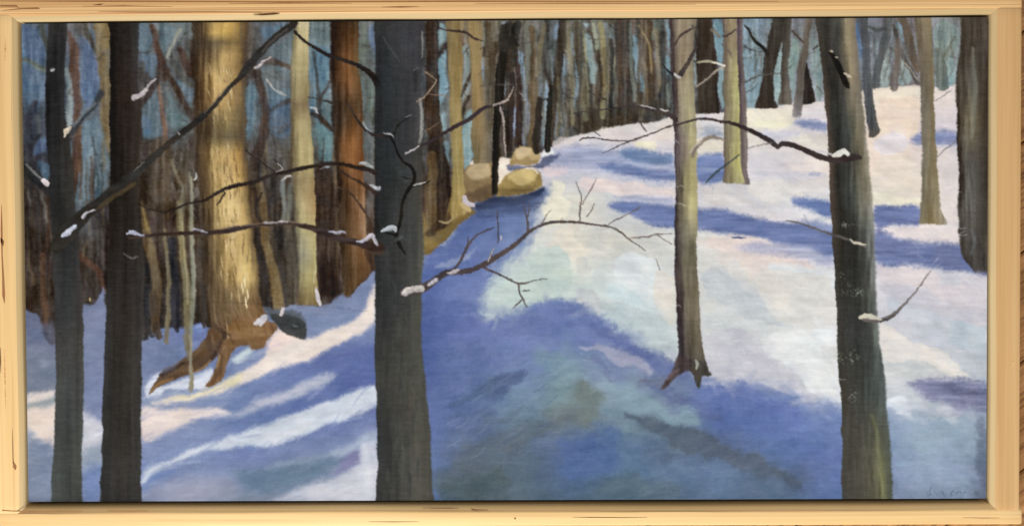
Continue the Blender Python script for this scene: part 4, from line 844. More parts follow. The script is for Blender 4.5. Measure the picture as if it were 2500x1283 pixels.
poly([(560,790),(620,774),(652,784),(672,788),(678,804),(664,818),(650,830),(642,846),(614,850),(602,834),(576,846),(556,842)], (132,98,62), 3, 2, 6, 'H', .2, 1, P)
for q in ([(520,720,3),(524,770,5),(530,800,4)], [(536,720,3),(546,770,5),(554,800,3)], [(556,700,3),(566,750,5),(584,790,3)], [(574,710,3),(590,760,5),(610,796,3)], [(596,740,3),(612,770,5),(634,800,3)]):
    stroke(q, (150,120,82), 2.5, 2, 7, 'V', .5, .55)
stroke([(548,780,3),(553,800,5),(557,824,4)], (176,146,98), 1.6, 2, 7, 'V', .6, .7)
BASEM = (ID == P) & (GY > 690)
dabs(160, (505, 700, 690, 860), 1.25, 44, 9, BASEM, 9, .55, .3, 77, 26)
r1 = random.Random(3)
for i in range(120):      # combed light bark
    y = r1.uniform(140, 730); x = np.interp(y, [60, 400, 720], [534, 548, 580]) + r1.uniform(-36, 34)
    if 285 < y < 345 or 86 < y < 135: continue
    x = min(x, np.interp(y, [400, 720], [590, 622]))
    h = r1.uniform(10, 38)
    stroke([(x, y, 1.5), (x + r1.uniform(-2, 3), y + h / 2, r1.uniform(2, 4.5)), (x + r1.uniform(-2, 6), y + h, 1.4)], r1.choice([(214,186,136), (202,172,118), (226,204,156), (134,106,66), (120,92,56)]), 1.5, 1.4, 5, 'V', .6, .65)
for i in range(90):      # broken dark furrows
    y = r1.uniform(130, 730); x = np.interp(y, [60, 400, 720], [530, 546, 572]) + r1.uniform(-44, 44)
    x = min(x, np.interp(y, [400, 720], [594, 624])); h = r1.uniform(14, 46)
    stroke([(x, y, 1.2), (x + r1.uniform(-2, 3), y + h / 2, r1.uniform(1.6, 3.2)), (x + r1.uniform(-1, 5), y + h, 1)], r1.choice([(118,94,62), (104,80,52), (132,108,74)]), 1.5, 2, 5, 'V', .6, .55)
for x, y in ((596, 690), (604, 720), (590, 705), (600, 740)):
    stroke([(x, y - 14, 3), (x + 2, y, 5), (x + 3, y + 14, 2)], (240,222,170), 1.5, 1.5, 5, 'V', .6)
stroke([(628,786,14),(646,776,20),(640,790,10)], (206,202,206), 3, 3, 6, 'I', .6)
stroke([(688,768,8),(694,752,9)], (206,196,196), 2, 2, 5, 'I', .5)
stroke([(470,806,24),(490,800,26),(500,800,10)], (104,122,190), 4, 2, 5, 'I', .3); stroke([(480,800,10),(494,796,8)], (138,152,206), 3, 2, 4, 'I', .4)
poly([(360,836),(400,828),(418,836),(440,870),(420,900),(372,910),(350,880)], (112,124,170), 10, 4, 5, 'I', .3, .5)
for pts, c in (([(442,520,12),(450,640,15),(457,740,17),(459,850,15)], (128,118,86)), ([(446,540,4),(452,640,5),(457,740,6)], (166,156,116)), ([(466,430,5),(471,560,7),(472,680,9),(468,800,9),(466,900,8),(466,945,12)], (142,142,122)),
               ([(408,640,9),(412,740,11),(406,832,13)], (126,116,90)), ([(376,720,22),(380,790,24),(388,820,16)], (76,62,46)), ([(340,760,16),(356,800,22),(372,818,10)], (60,58,60)), ([(424,700,22),(430,780,22),(432,806,14)], (46,46,54)), ([(492,700,14),(496,780,14),(498,800,8)], (60,54,48))):
    stroke(pts, c, 2.6, 2.5, 7, 'V', .35, .85)
stroke([(462,820,9),(466,870,8),(466,950,14)], (150,144,122), 2.5, 2, 6, 'V', .4, .8); stroke([(452,820,16),(458,850,14),(462,880,6)], (120,112,90), 3, 2, 6, 'V', .4, .8)

P = T('tan trunk painted at the edge of the snow bank, left of the boulders')
trunk([(50,1086),(120,1092),(200,1096),(300,1100),(400,1106),(480,1100),(515,1094),(545,1078)], [(50,1134),(120,1130),(200,1126),(300,1128),(400,1132),(480,1136),(515,1150),(545,1120)], [
 (50, [(112,96,66),(136,116,76),(132,114,78)]), (150, [(122,104,66),(150,126,78),(148,124,78)]), (250, [(126,110,70),(162,138,86),(150,128,80)]), (400, [(130,114,66),(158,140,84),(166,144,90)]), (500, [(132,112,62),(176,150,88),(190,166,112)]), (545, [(128,106,60),(150,124,70),(160,132,76)])],
 (3, 2), 2, 7, 'V', .2, P, (1, 8))
poly([(1110,536),(1150,512),(1160,520),(1120,548),(1090,580),(1062,606),(1034,624),(1030,590),(1034,520),(1050,560),(1070,566)], (128,106,62), 4, 3, 8, 'A', .3, 1, P)
poly([(1040,570),(1090,520),(1100,540),(1070,560),(1056,580)], (62,50,36), 5, 3, 6, 'V', .3, .8); stroke([(1074,540,4),(1090,545,6),(1108,530,4)], (160,140,100), 2, 2, 5, 'I', .5)
stroke([(1136,480,10),(1142,496,16),(1160,500,8)], (196,188,196), 2.5, 3, 6, 'I', .6); stroke([(1130,500,12),(1146,510,14)], (206,176,120), 3, 3, 6, 'I', .6)
P = T('second tan trunk painted behind the tan one, before blue sky')
trunk([(50,1142),(150,1148),(250,1152),(340,1152),(400,1156)], [(50,1178),(150,1176),(250,1182),(340,1192),(400,1196)], [
 (50, [(150,128,86),(156,132,88),(124,108,76)]), (150, [(142,122,80),(166,140,92),(140,120,82)]), (250, [(132,110,70),(164,134,86),(128,110,78)]), (340, [(118,104,72),(138,116,80),(106,94,72)]), (400, [(118,106,76),(126,112,82),(100,92,74)])],
 (2.5, 3), 2, 7, 'V', .25, P, (1, 5))
stroke([(1128,90,12),(1132,110,9)], (106,84,66), 2.5, 2, 5, 'V', .4, .8)
P = T('thin black post trunk painted in front of the boulders')
trunk([(60,1224),(130,1216),(200,1208),(300,1204),(400,1200),(475,1200)], [(60,1246),(130,1240),(200,1232),(300,1222),(400,1216),(475,1216)], [(60, [(52,50,42),(44,42,36)]), (180, [(30,30,24),(36,34,28)]), (475, [(22,24,18),(40,38,26)])], (1.8, 1.8), 1.6, 5, 'V', .15, P, (3, 2))
stroke([(1232,110,40),(1248,104,34),(1262,112,16)], (44,44,36), 4, 3, 6, 'I', .3, .85)
for (x, a, b, w, c) in ((1246,180,360,18,(46,38,34)), (1264,250,350,14,(54,44,40)), (1312,240,366,20,(40,36,30)), (1340,210,366,16,(34,34,28))):
    stroke([(x + 4, a, w * .7), (x, (a + b) / 2, w), (x - 3, b, w)], c, 2, 2, 6, 'V', .3)

P = T('dark trunk painted behind the pale slim trunk, cut off at the snow')
trunk([(44,1698),(150,1700),(278,1703)], [(44,1738),(100,1744),(160,1752),(278,1754)], [(44, [(60,58,52),(72,62,50),(62,54,46)]), (120, [(48,40,34),(52,44,36),(58,48,40)]), (278, [(64,58,46),(52,46,38),(42,36,30)])], (3, 2), 2, 7, 'V', .2, P, (1, 3))
P = T('yellow lit trunk painted right of the pale slim one, with a violet companion')
trunk([(42,1798),(200,1800),(330,1806),(450,1812)], [(42,1812),(150,1814),(250,1822),(350,1826),(420,1826),(450,1834)], [(42, [(70,54,66),(128,116,112)]), (200, [(70,56,66),(116,104,98)]), (330, [(96,84,86),(126,114,106)]), (450, [(120,108,104),(104,92,90)])], (2, 2), 1.6, 6, 'V', .2, P, (1, 5))
trunk([(42,1764),(150,1766),(300,1767),(400,1768),(448,1764)], [(42,1798),(150,1800),(300,1806),(400,1810),(448,1820)], [
 (42, [(98,85,78),(164,147,115),(146,133,104)]), (110, [(96,83,76),(150,135,104),(138,124,96)]), (170, [(110,97,84),(156,143,106),(176,169,108)]), (230, [(104,93,78),(156,147,106),(198,193,123)]), (330, [(104,93,80),(150,141,104),(184,176,113)]), (400, [(108,97,82),(154,147,98),(202,195,113)]), (448, [(108,97,84),(150,141,101),(166,159,113)])],
 (2, 2), 1.5, 6, 'V', .2, P, (1, 4))
P = T('dark trunk with a bent bough painted on the ridge')
trunk([(42,1888),(100,1874),(140,1864),(180,1862),(220,1854),(250,1846),(264,1842)], [(42,1932),(80,1918),(120,1900),(150,1896),(200,1886),(240,1890),(264,1900)], [(42, [(66,66,56),(56,56,46)]), (110, [(52,48,40),(58,54,46)]), (264, [(62,52,44),(52,46,40)])], (3, 3), 2.4, 6, 'V', .2, P, (1, 3))
stroke([(1818,64,5),(1830,76,8),(1842,98,8),(1862,116,10),(1872,132,12)], (40,38,34), 1.8, 1.6, 5, 'I', .2, 1, P)
P = T('narrow dark trunk painted on the ridge beside the bent one')
trunk([(42,1912),(120,1908),(200,1906),(256,1900)], [(42,1934),(120,1928),(200,1926),(256,1932)], [(42, [(60,58,50),(66,62,54)]), (256, [(84,78,68),(104,98,88)])], (2.5, 2.5), 2.2, 6, 'V', .25, P, (1, 4))
P = T('leaning grey brown trunk painted on the ridge')
poly([(1954,250),(1966,170),(1972,158),(1980,200),(1990,240),(1988,252)], (40,34,30), 2, 2, 5, 'V', .2)
trunk([(42,1966),(100,1962),(150,1952),(200,1944),(250,1936),(286,1930)], [(42,1984),(100,1978),(150,1970),(200,1962),(250,1960),(286,1956)], [(42, [(112,106,96),(92,84,72)]), (150, [(88,80,70),(104,96,86)]), (230, [(110,104,96),(98,92,86)]), (286, [(146,142,142),(140,136,136)])], (2.5, 2.5), 2.2, 6, 'V', .25, P, (1, 8))
stroke([(1936,78,6),(1950,92,7),(1962,104,6)], (70,58,48), 2, 2, 5, 'I', .3, .9)
for pts, c in (([(2172,44,22),(2158,110,22),(2146,160,20),(2136,205,24)], (82,84,86)), ([(2180,62,10),(2192,110,12),(2210,150,12),(2228,180,12),(2240,204,12)], (84,80,76)),
               ([(2190,100,16),(2188,160,18),(2184,214,22)], (112,102,94)), ([(2204,44,20),(2216,90,22),(2228,140,22),(2240,170,18)], (92,80,66)), ([(2290,130,30),(2298,180,30),(2304,208,34)], (104,112,106)),
               ([(2304,140,8),(2320,110,7),(2330,90,5)], (104,110,100)), ([(2124,66,8),(2140,74,10),(2160,72,8)], (72,78,72)), ([(2206,150,2.5),(2226,176,3),(2240,196,3)], (176,170,158)), ([(1996,112,5),(1986,122,5)], (70,64,58))):
    stroke(pts, c, 2.5, 2.5, 7, 'V', .35, .88)
P = T('pale grey trunk painted on the bright bank, right of the big leaning one')
trunk([(40,2230),(100,2238),(180,2246),(300,2250),(400,2250),(500,2248),(548,2244)], [(40,2272),(100,2276),(200,2282),(300,2282),(400,2288),(480,2294),(520,2300),(548,2314)], [
 (40, [(92,82,66),(138,126,100),(126,110,80)]), (120, [(96,86,72),(126,114,92),(120,108,82)]), (250, [(104,98,88),(118,108,90),(128,114,82)]), (400, [(112,106,92),(124,114,88),(128,114,78)]), (480, [(116,108,90),(122,110,84),(142,130,100)]), (548, [(140,132,104),(128,112,74),(168,160,144)])],
 (4, 2.5), 1.8, 6, 'V', .25, P, (1, 5))
P = T('dark ridged trunk painted at the right hand edge of the canvas')
trunk([(36,2346),(130,2342),(180,2334),(230,2332),(300,2336),(400,2340),(500,2341),(560,2337),(600,2342),(630,2350),(664,2380)], [(36,2440),(664,2440)], [
 (36, [(74,68,57),(65,58,49),(69,60,49),(59,49,41)]), (110, [(61,56,45),(67,60,51),(74,68,59),(52,45,37)]), (200, [(59,54,43),(93,89,79),(67,60,49),(50,43,35)]), (290, [(54,47,37),(123,114,89),(59,51,41),(48,41,33)]), (400, [(52,45,37),(95,93,87),(57,51,43),(50,41,33)]), (500, [(50,45,37),(102,99,93),(63,58,51),(52,41,33)]), (600, [(54,49,41),(82,78,73),(67,62,55),(57,47,39)]), (664, [(74,70,67),(69,64,61),(65,60,55),(63,56,51)])],
 (3.5, 2), 2.2, 7, 'V', .2, P, (1, 12))
stroke([(2374,120,8),(2380,200,12),(2376,280,14),(2374,330,8)], (128,128,114), 6, 2, 6, 'V', .4, .7); stroke([(2372,560,8),(2378,590,10),(2372,620,6)], (104,108,112), 4, 2, 5, 'V', .3, .6)
for pts in ([(2280,248,3),(2300,238,3),(2326,218,2)], [(2284,386,4),(2306,366,4),(2336,344,3)]):
    stroke(pts, (134,128,132), 1.3, 1.2, 5, 'I', .4, .9)

# ---- 6. the near trees
P = T('slim pale trunk painted with a dark left side, standing alone on lit snow')
PG = P
trunk([(38,1634),(150,1638),(250,1642),(350,1648),(450,1650),(550,1648),(650,1645),(750,1650),(850,1656),(880,1652),(905,1640)], [(38,1700),(150,1692),(250,1698),(350,1700),(450,1702),(560,1702),(650,1700),(750,1707),(850,1716),(880,1722),(905,1734)], [
 (38, [(77,68,68),(108,98,85),(156,141,116),(150,137,112),(134,123,104)]), (110, [(61,50,53),(114,101,87),(150,134,110),(146,130,106),(126,115,96)]), (170, [(55,46,51),(110,98,81),(148,132,108),(158,145,114),(138,127,101)]), (240, [(53,44,49),(95,82,72),(156,145,116),(170,159,123),(148,139,112)]),
 (300, [(55,46,51),(97,84,79),(150,141,118),(186,176,127),(156,147,116)]), (370, [(57,48,57),(93,82,83),(144,132,116),(174,163,118),(170,161,116)]), (440, [(53,46,48),(95,86,75),(150,141,101),(170,161,108),(164,153,106)]), (500, [(53,46,48),(97,88,72),(156,147,110),(194,184,129),(178,166,116)]),
 (565, [(57,50,49),(91,84,75),(122,117,96),(140,132,106),(148,141,110)]), (600, [(55,48,51),(81,76,70),(106,103,85),(97,94,75),(116,109,87)]), (680, [(53,44,49),(83,74,68),(118,109,90),(116,107,85),(110,101,81)]), (780, [(51,42,48),(73,64,62),(104,96,79),(114,105,85),(116,107,87)]),
 (850, [(49,42,48),(61,54,53),(91,84,72),(100,94,77),(91,84,68)]), (905, [(65,58,62),(57,50,53),(75,68,64),(83,76,66),(87,80,70)])],
 (2, 2.5), 1.8, 6, 'V', .2, P, (1, 6), .3, us=(0, .2, .45, .75, 1))
poly([(1652,870),(1690,880),(1676,900),(1650,922),(1622,948),(1614,944),(1632,918),(1644,894)], (72,62,62), 3, 2, 6, 'V', .3, 1, P)
poly([(1684,884),(1714,880),(1738,912),(1730,920),(1716,918),(1712,940),(1702,942),(1692,918),(1682,900)], (70,66,58), 3, 3, 6, 'V', .4, 1, P)
stroke([(1628,928,6),(1640,912,7),(1656,900,6)], (110,88,92), 2, 2, 5, 'A', .4, .8); stroke([(1697,878,6),(1700,886,9),(1698,896,5)], (176,176,162), 2, 3, 6, 'F', .9, .9)
for pts, c, w in (([(1646,112,5),(1664,86,6),(1682,74,6),(1700,66,4)], (72,60,58), .95), ([(1660,186,14),(1676,160,11),(1690,134,10),(1702,112,7)], (62,54,52), .95), ([(1618,158,4),(1632,176,6),(1652,188,8)], (44,42,40), .95), ([(1690,64,5),(1702,78,9),(1704,90,6)], (84,82,72), .8)):
    stroke(pts, c, 1.6, 1.6, 6, 'I', .3, w, P)
stroke([(1646,182,6),(1654,188,9),(1662,190,5)], (206,200,194), 1.6, 2, 5, 'I', .6)
for pts, c in (([(1704,152,5),(1728,150,7),(1746,154,8)], (166,160,132)), ([(1740,150,4),(1756,158,7),(1768,162,6)], (226,222,208)), ([(1700,212,5),(1726,192,5),(1748,174,6),(1766,166,5)], (160,150,134))):
    stroke(pts, c, 1.6, 1.6, 5, 'I', .4, .95)
stroke([(1690,382,8),(1696,364,9),(1716,344,9),(1740,334,9),(1770,342,4)], (142,128,114), 2.5, 1.8, 6, 'I', .35, .95, P); stroke([(1684,374,5),(1696,356,6),(1710,346,4)], (196,184,168), 2, 2, 5, 'I', .5, .8)
stroke([(1722,446,4),(1744,424,6),(1760,412,5),(1790,390,4),(1806,376,3)], (66,74,76), 1.6, 1.4, 5, 'I', .3, .9); stroke([(1742,450,3),(1738,476,3),(1736,500,2)], (176,174,190), 1.6, 1.4, 4, 'I', .4, .7)
stroke([(1740,74,12),(1752,84,8),(1756,92,4)], (120,112,98), 2, 2, 5, 'I', .4, .8); stroke([(1764,88,5),(1782,82,6),(1796,74,4)], (66,56,54), 1.8, 1.6, 5, 'I', .3, .9); stroke([(1768,118,6),(1780,126,8),(1786,140,4)], (116,104,90), 2, 2, 5, 'I', .4, .8)
# ridge boughs reaching left from the slim trunk
for pts in ([(1400,276,2.5),(1430,272,3),(1480,266,4),(1530,260,6),(1570,262,8),(1602,270,9),(1640,284,12),(1652,292,12)], [(1470,375,1.6),(1500,362,2.4),(1540,344,4),(1580,330,4.5),(1620,314,4),(1650,304,4)],
            [(1416,342,4),(1426,336,4),(1450,336,3),(1490,342,3),(1545,344,3)], [(1426,296,2),(1444,314,3),(1464,331,2)], [(1562,298,3),(1570,310,3.5),(1579,321,2)], [(1436,224,3),(1450,232,4),(1480,242,3)]):
    stroke(pts, (64,56,54), 1.2, 1.1, 6, 'I', .3, .95, P)
for pts in ([(1612,266,3),(1622,270,5),(1632,272,3)], [(1560,256,1.5),(1580,260,2.5),(1600,266,2)]):
    stroke(pts, (210,206,204), 1.2, 1.5, 4, 'I', .6)

P = T('big dark leaning trunk painted at the right with a mossy foot')
PM = P
trunk([(36,1988),(80,1996),(130,2002),(200,2010),(300,2018),(400,2024),(450,2025),(550,2030),(650,2036),(750,2042),(850,2045),(950,2051),(1050,2055),(1140,2056),(1230,2054)], [(36,2088),(130,2094),(200,2100),(300,2112),(400,2121),(500,2131),(600,2136),(700,2139),(800,2143),(870,2154),(950,2163),(1050,2170),(1150,2178),(1230,2182)], [
 (36, [(73,70,60),(54,54,48),(67,69,63),(152,139,110),(133,119,99)]), (110, [(61,58,49),(52,52,46),(69,69,63),(158,144,112),(117,107,95)]), (170, [(67,63,54),(38,37,33),(65,63,54),(160,144,112),(115,107,97)]), (230, [(83,73,60),(43,44,40),(69,69,63),(126,116,97),(124,119,108)]),
 (320, [(83,70,60),(41,44,40),(65,73,67),(117,109,87),(142,136,124)]), (400, [(87,74,64),(38,40,35),(52,56,49),(113,107,87),(150,144,124)]), (480, [(83,72,64),(40,40,33),(61,70,65),(120,116,99),(156,152,133)]), (560, [(76,69,58),(41,42,35),(48,49,44),(87,90,83),(133,136,133)]),
 (640, [(61,58,49),(43,44,37),(45,48,42),(67,70,65),(131,134,131)]), (720, [(63,60,54),(48,49,44),(50,54,48),(67,70,63),(120,123,117)]), (800, [(61,60,52),(56,58,54),(54,58,54),(65,70,65),(111,116,110)]), (870, [(63,63,54),(54,56,49),(54,60,54),(67,75,70),(94,99,95)]),
 (960, [(65,65,54),(65,67,58),(65,70,65),(77,86,81),(83,90,88)]), (1060, [(69,69,58),(73,73,63),(77,79,67),(87,88,72),(83,90,81)]), (1150, [(73,73,63),(76,75,65),(81,81,67),(113,114,83),(79,86,77)]), (1230, [(71,73,65),(69,70,60),(81,81,67),(91,92,68),(79,86,75)])],
 (2, 5), 1.6, 3.2, 'V', .2, P, (1, 1), .15, us=(0, .22, .5, .78, 1))
stroke([(2130,1010,6),(2140,1060,9),(2148,1110,11),(2154,1150,12),(2160,1215,16)], (120,122,84), 7, 1.6, 6, 'V', .4, .6); stroke([(2146,1140,4),(2152,1180,7),(2156,1205,5)], (142,142,96), 4, 2, 6, 'V', .5, .55)
stroke([(2028,128,9),(2040,150,15),(2052,176,17),(2064,204,15),(2070,214,8)], (26,24,22), 2, 1.6, 4, 'A', .15, 1, P)
for x, y, w in ((2031, 124, 5), (2042, 138, 4), (2062, 178, 7), (2070, 184, 8), (2076, 188, 4)):
    stroke([(x - 3, y, w * .6), (x + 2, y + 2, w)], (204,186,164), 1.3, 2, 5, 'F', .7)
for cx, cy, n, sp, sq in ((2080, 545, 14, 34, 6), (2085, 712, 36, 34, 14), (2096, 708, 22, 10, 11), (2080, 870, 32, 24, 20), (2080, 968, 26, 13, 18), (2056, 676, 10, 8, 20), (2052, 870, 10, 5, 16), (2060, 548, 10, 10, 5)):
    for i in range(n):
        x, y = r1.gauss(cx, sp * .5), r1.gauss(cy, sq * .5)
        stroke([(x, y, r1.uniform(1, 3)), (x + r1.uniform(-3, 3), y + r1.uniform(0, 3), r1.uniform(1, 3))], (176,180,166), 1, 1.5, 6, 'F', .6, r1.uniform(.2, .6))
P = T('grey blue trunk painted half behind the big leaning one')
# laid beside the big trunk, so it stops at that trunk's edge
trunk([(40,2096),(120,2104),(200,2106),(300,2116),(335,2122)], [(40,2120),(120,2124),(200,2128),(250,2132),(300,2142),(320,2150),(335,2132)], [(40, [(88,92,100),(82,82,82)]), (160, [(84,88,98),(88,90,94)]), (300, [(72,74,80),(80,80,78)]), (335, [(96,92,86),(80,74,66)])], (4, 3), 2, 5, 'V', .25, P, (1, 4))
stroke([(2096,62,6),(2098,110,7),(2100,138,4)], (82,108,156), 3, 2, 5, 'V', .4, .8)

P = T('straight dark grey trunk painted in the middle foreground')
PF = P
trunk([(40,911),(130,916),(200,917),(300,915),(500,915),(650,916),(740,915),(850,915),(950,918),(1050,921),(1150,921),(1232,915)], [(40,1036),(100,1035),(200,1027),(300,1030),(400,1031),(500,1031),(600,1035),(660,1031),(750,1027),(850,1030),(930,1039),(1000,1046),(1100,1053),(1232,1059)], [
 (40, [(48,49,48),(52,52,52),(57,57,62),(62,63,68),(61,59,62)]), (110, [(41,42,46),(46,49,51),(59,59,63),(64,65,70),(59,57,59)]), (200, [(37,38,43),(43,49,51),(52,53,57),(59,59,63),(57,55,57)]), (300, [(35,36,38),(42,47,48),(48,50,51),(59,59,62),(85,82,81)]),
 (370, [(35,36,38),(43,50,51),(50,53,55),(54,55,55),(64,63,57)]), (450, [(37,38,41),(42,47,46),(48,52,49),(62,63,59),(74,71,62)]), (540, [(30,30,32),(43,49,48),(57,59,57),(62,66,63),(81,80,68)]), (620, [(39,40,41),(52,55,52),(52,55,52),(61,65,62),(84,85,73)]),
 (720, [(42,47,43),(48,52,51),(54,57,55),(64,66,63),(82,82,71)]), (820, [(48,52,49),(52,55,52),(61,63,59),(70,72,65),(79,80,71)]), (920, [(54,57,52),(61,63,57),(68,71,63),(76,79,68),(74,77,68)]), (1000, [(50,53,51),(61,63,57),(64,66,59),(79,79,65),(68,71,62)]),
 (1080, [(46,50,49),(52,55,52),(74,77,70),(82,82,71),(72,74,63)]), (1150, [(50,53,51),(52,55,51),(79,80,73),(84,82,73),(70,72,63)]), (1232, [(48,50,48),(54,57,52),(72,74,65),(82,80,70),(76,77,65)])],
 (2, 4), 1.4, 2.2, 'W', .12, P, (1, 1), .12)
for i in range(46):
    x, y = r1.uniform(925, 1030), r1.uniform(680, 1200); h = r1.uniform(20, 60)
    stroke([(x, y, 5), (x + r1.uniform(-4, 4), y + h / 2, r1.uniform(7, 14)), (x, y + h, 5)], r1.choice([(48,54,52), (80,86,78), (60,68,64), (88,92,82), (54,60,56)]), 4, 3, 4, 'V', .4, .3)
stroke([(936,88,2),(944,106,2),(956,124,2),(976,150,2)], (90,94,98), 1.2, 1, 3, 'I', .4, .7); stroke([(1032,80,4),(1032,110,4),(1030,140,3)], (150,150,144), 1.5, 1.5, 5, 'V', .6, .7)
stroke([(1026,240,7),(1030,290,10),(1028,330,8),(1024,350,4)], (150,150,146), 2.5, 2, 7, 'V', .7, .8); stroke([(976,420,16),(990,440,18),(1000,410,14)], (60,68,72), 4, 3, 4, 'I', .3, .5)
stroke([(1012,170,16),(1016,200,12),(1014,220,8)], (40,42,44), 4, 2, 4, 'V', .2, .6); stroke([(1010,170,3),(1022,164,3)], (110,112,114), 1.5, 1, 3, 'I', .5, .7)
stroke([(1018,248,4),(1040,232,4),(1056,212,4),(1066,196,3)], (170,146,124), 1.5, 1.4, 5, 'I', .4, .9); stroke([(1040,176,5),(1054,186,4),(1066,196,3)], (140,124,100), 1.5, 1.4, 5, 'I', .4, .8)
stroke([(1050,230,3),(1080,234,3),(1092,236,2)], (150,116,100), 1.3, 1, 4, 'I', .4, .8); stroke([(1038,320,3),(1056,310,3),(1072,300,2)], (120,100,80), 1.3, 1, 4, 'I', .4, .8)

P = T('dark trunk painted at the left of the foreground pair, snow on its bough')
PA = P
trunk([(40,119),(130,112),(200,110),(260,109),(330,112),(400,119),(500,122),(600,126),(700,131),(800,135),(950,136),(1050,133),(1120,130),(1232,124)], [(40,166),(130,161),(200,158),(260,158),(330,168),(400,178),(500,186),(600,193),(700,199),(850,205),(950,204),(1050,202),(1120,200),(1232,203)], [
 (40, [(56,54,52),(44,42,42),(52,50,48)]), (120, [(38,38,38),(34,34,36),(48,46,46)]), (230, [(28,28,30),(32,32,34),(52,52,54)]), (330, [(30,28,30),(36,36,36),(48,46,42)]), (420, [(36,36,38),(44,46,44),(58,54,48)]), (540, [(40,42,40),(40,40,38),(48,48,44)]),
 (640, [(54,54,52),(48,50,50),(56,54,54)]), (760, [(52,52,52),(54,56,56),(62,58,56)]), (850, [(60,58,58),(64,64,62),(68,66,60)]), (940, [(72,76,70),(64,66,66),(70,72,68)]), (1060, [(66,70,66),(62,68,64),(72,78,70)]), (1150, [(64,70,66),(68,74,68),(70,74,68)]), (1232, [(72,78,74),(60,66,60),(58,64,58)])],
 (3, 3), 1.8, 3, 'W', .15, P, (1, 1), .1)
stroke([(124,172,8),(130,170,5)], (180,176,172), 1.4, 1.5, 4, 'I', .5)
P = T('broad near black trunk painted second in the foreground pair, behind the diagonal bough')
PB = P
trunk([(40,265),(130,269),(200,268),(330,269),(450,268),(560,266),(700,262),(800,258),(850,255),(950,252),(1050,250),(1120,248),(1232,242)], [(40,340),(100,341),(150,337),(200,334),(250,345),(300,344),(360,340),(430,334),(500,344),(600,350),(700,352),(800,349),(850,346),(950,345),(1232,345)], [
 (40, [(24,22,20),(38,34,32),(54,52,54)]), (150, [(18,16,16),(40,34,30),(50,48,48)]), (230, [(18,16,16),(44,34,28),(54,48,46)]), (330, [(18,16,16),(40,34,30),(52,46,40)]), (430, [(24,22,20),(34,30,26),(54,46,38)]), (520, [(36,30,26),(34,30,26),(48,44,38)]), (640, [(40,36,32),(36,32,30),(54,50,46)]),
 (760, [(46,44,42),(46,40,36),(58,56,54)]), (900, [(48,48,46),(46,42,38),(60,58,54)]), (1050, [(50,50,48),(50,46,42),(56,56,52)]), (1150, [(48,50,48),(54,50,46),(60,60,56)]), (1232, [(46,48,46),(44,42,40),(56,58,54)])],
 (2.5, 3), 1.8, 3, 'W', .15, P, (1, 1), .1)
stroke([(262,120,3),(268,170,3),(266,120,3)], (110,112,112), 2, 2, 4, 'V', .6, .5)

# ---- 7. boughs and twigs over everything
P = part('painted_bough', 'long thick bough painted diagonally across the left trunks, snow at its butt')
PD = [(718,58,20),(690,78,18),(650,112,18),(614,152,24),(590,184,15),(560,216,11),(530,252,12),(490,290,18),(440,328,17),(390,370,19),(340,412,23),(290,456,28),(240,498,31),(200,532,38),(168,562,46),(140,600,44)]
stroke(PD, (46,44,40), 2.2, 1.6, 6, 'A', .15, 1, P, .3)
stroke([(330,446,8),(290,474,12),(250,500,10),(236,512,4)], (78,74,48), 3, 2, 5, 'A', .4, .8); stroke([(560,206,3),(530,240,4),(500,276,3)], (132,118,88), 1.5, 1.5, 5, 'A', .6, .7); stroke([(324,418,2),(340,404,3),(352,394,2)], (120,122,118), 1.2, 1.2, 4, 'I', .5, .8)
stroke([(700,72,4),(668,98,6),(640,126,5)], (98,92,90), 2, 2, 5, 'A', .5, .6); stroke([(676,110,8),(690,96,6),(704,84,4)], (110,104,104), 2, 2, 5, 'A', .5, .6)
P2 = part('painted_bough', 'brown bough painted level across the golden trunk to the dark central trunk')
stroke([(316,580,7),(340,578,8),(400,572,9),(450,570,10),(520,566,13),(570,560,13),(630,550,10),(700,545,10),(740,550,13),(780,562,17),(820,578,18),(870,590,18),(900,600,24),(926,606,34)], (56,44,40), 1.8, 1.4, 6, 'H', .2, 1, P2, .3)
stroke([(540,556,3),(600,550,4),(690,541,4),(740,544,3)], (120,100,86), 1.5, 1.3, 5, 'H', .5, .8); stroke([(896,612,14),(908,640,16),(912,656,10)], (62,46,36), 4, 2, 5, 'V', .3, .8)
P3 = part('painted_bough', 'thin dark bough painted rising across the golden and yellow trunks')
stroke([(400,520,5),(430,510,6),(460,496,6),(500,490,7),(530,472,9),(570,454,10),(620,444,10),(650,430,9),(700,420,9),(730,412,11),(770,404,9),(800,398,9),(830,400,9),(870,408,11),(900,414,12),(916,422,12)], (48,40,36), 1.6, 1.3, 6, 'H', .25, 1, P3, .3)
for pts in ([(340,500,3),(370,512,4),(400,520,4)], [(548,472,5),(540,486,5),(530,500,3)], [(640,470,5),(630,490,7),(624,500,4)], [(600,366,3),(640,396,4),(670,420,4)], [(600,360,3),(610,376,3)]):
    stroke(pts, (48,40,36), 1.4, 1.3, 5, 'I', .3, .9, P3)
P4 = part('painted_bough', 'black bough painted sweeping from the top to the dark central trunk')
stroke([(718,76,7),(740,98,8),(770,118,9),(800,136,10),(830,146,10),(866,156,11),(890,168,13),(908,182,17),(922,204,18)], (36,32,30), 1.6, 1.3, 5, 'B', .2, 1, P4, .3)
for pts in ([(832,416,5),(850,430,6),(880,446,8),(916,470,14)], [(812,452,3),(850,468,5),(872,490,5),(888,512,6)], [(888,512,5),(902,536,5),(912,560,4)]):
    stroke(pts, (60,46,38), 1.4, 1.3, 5, 'I', .3, .9, P2)
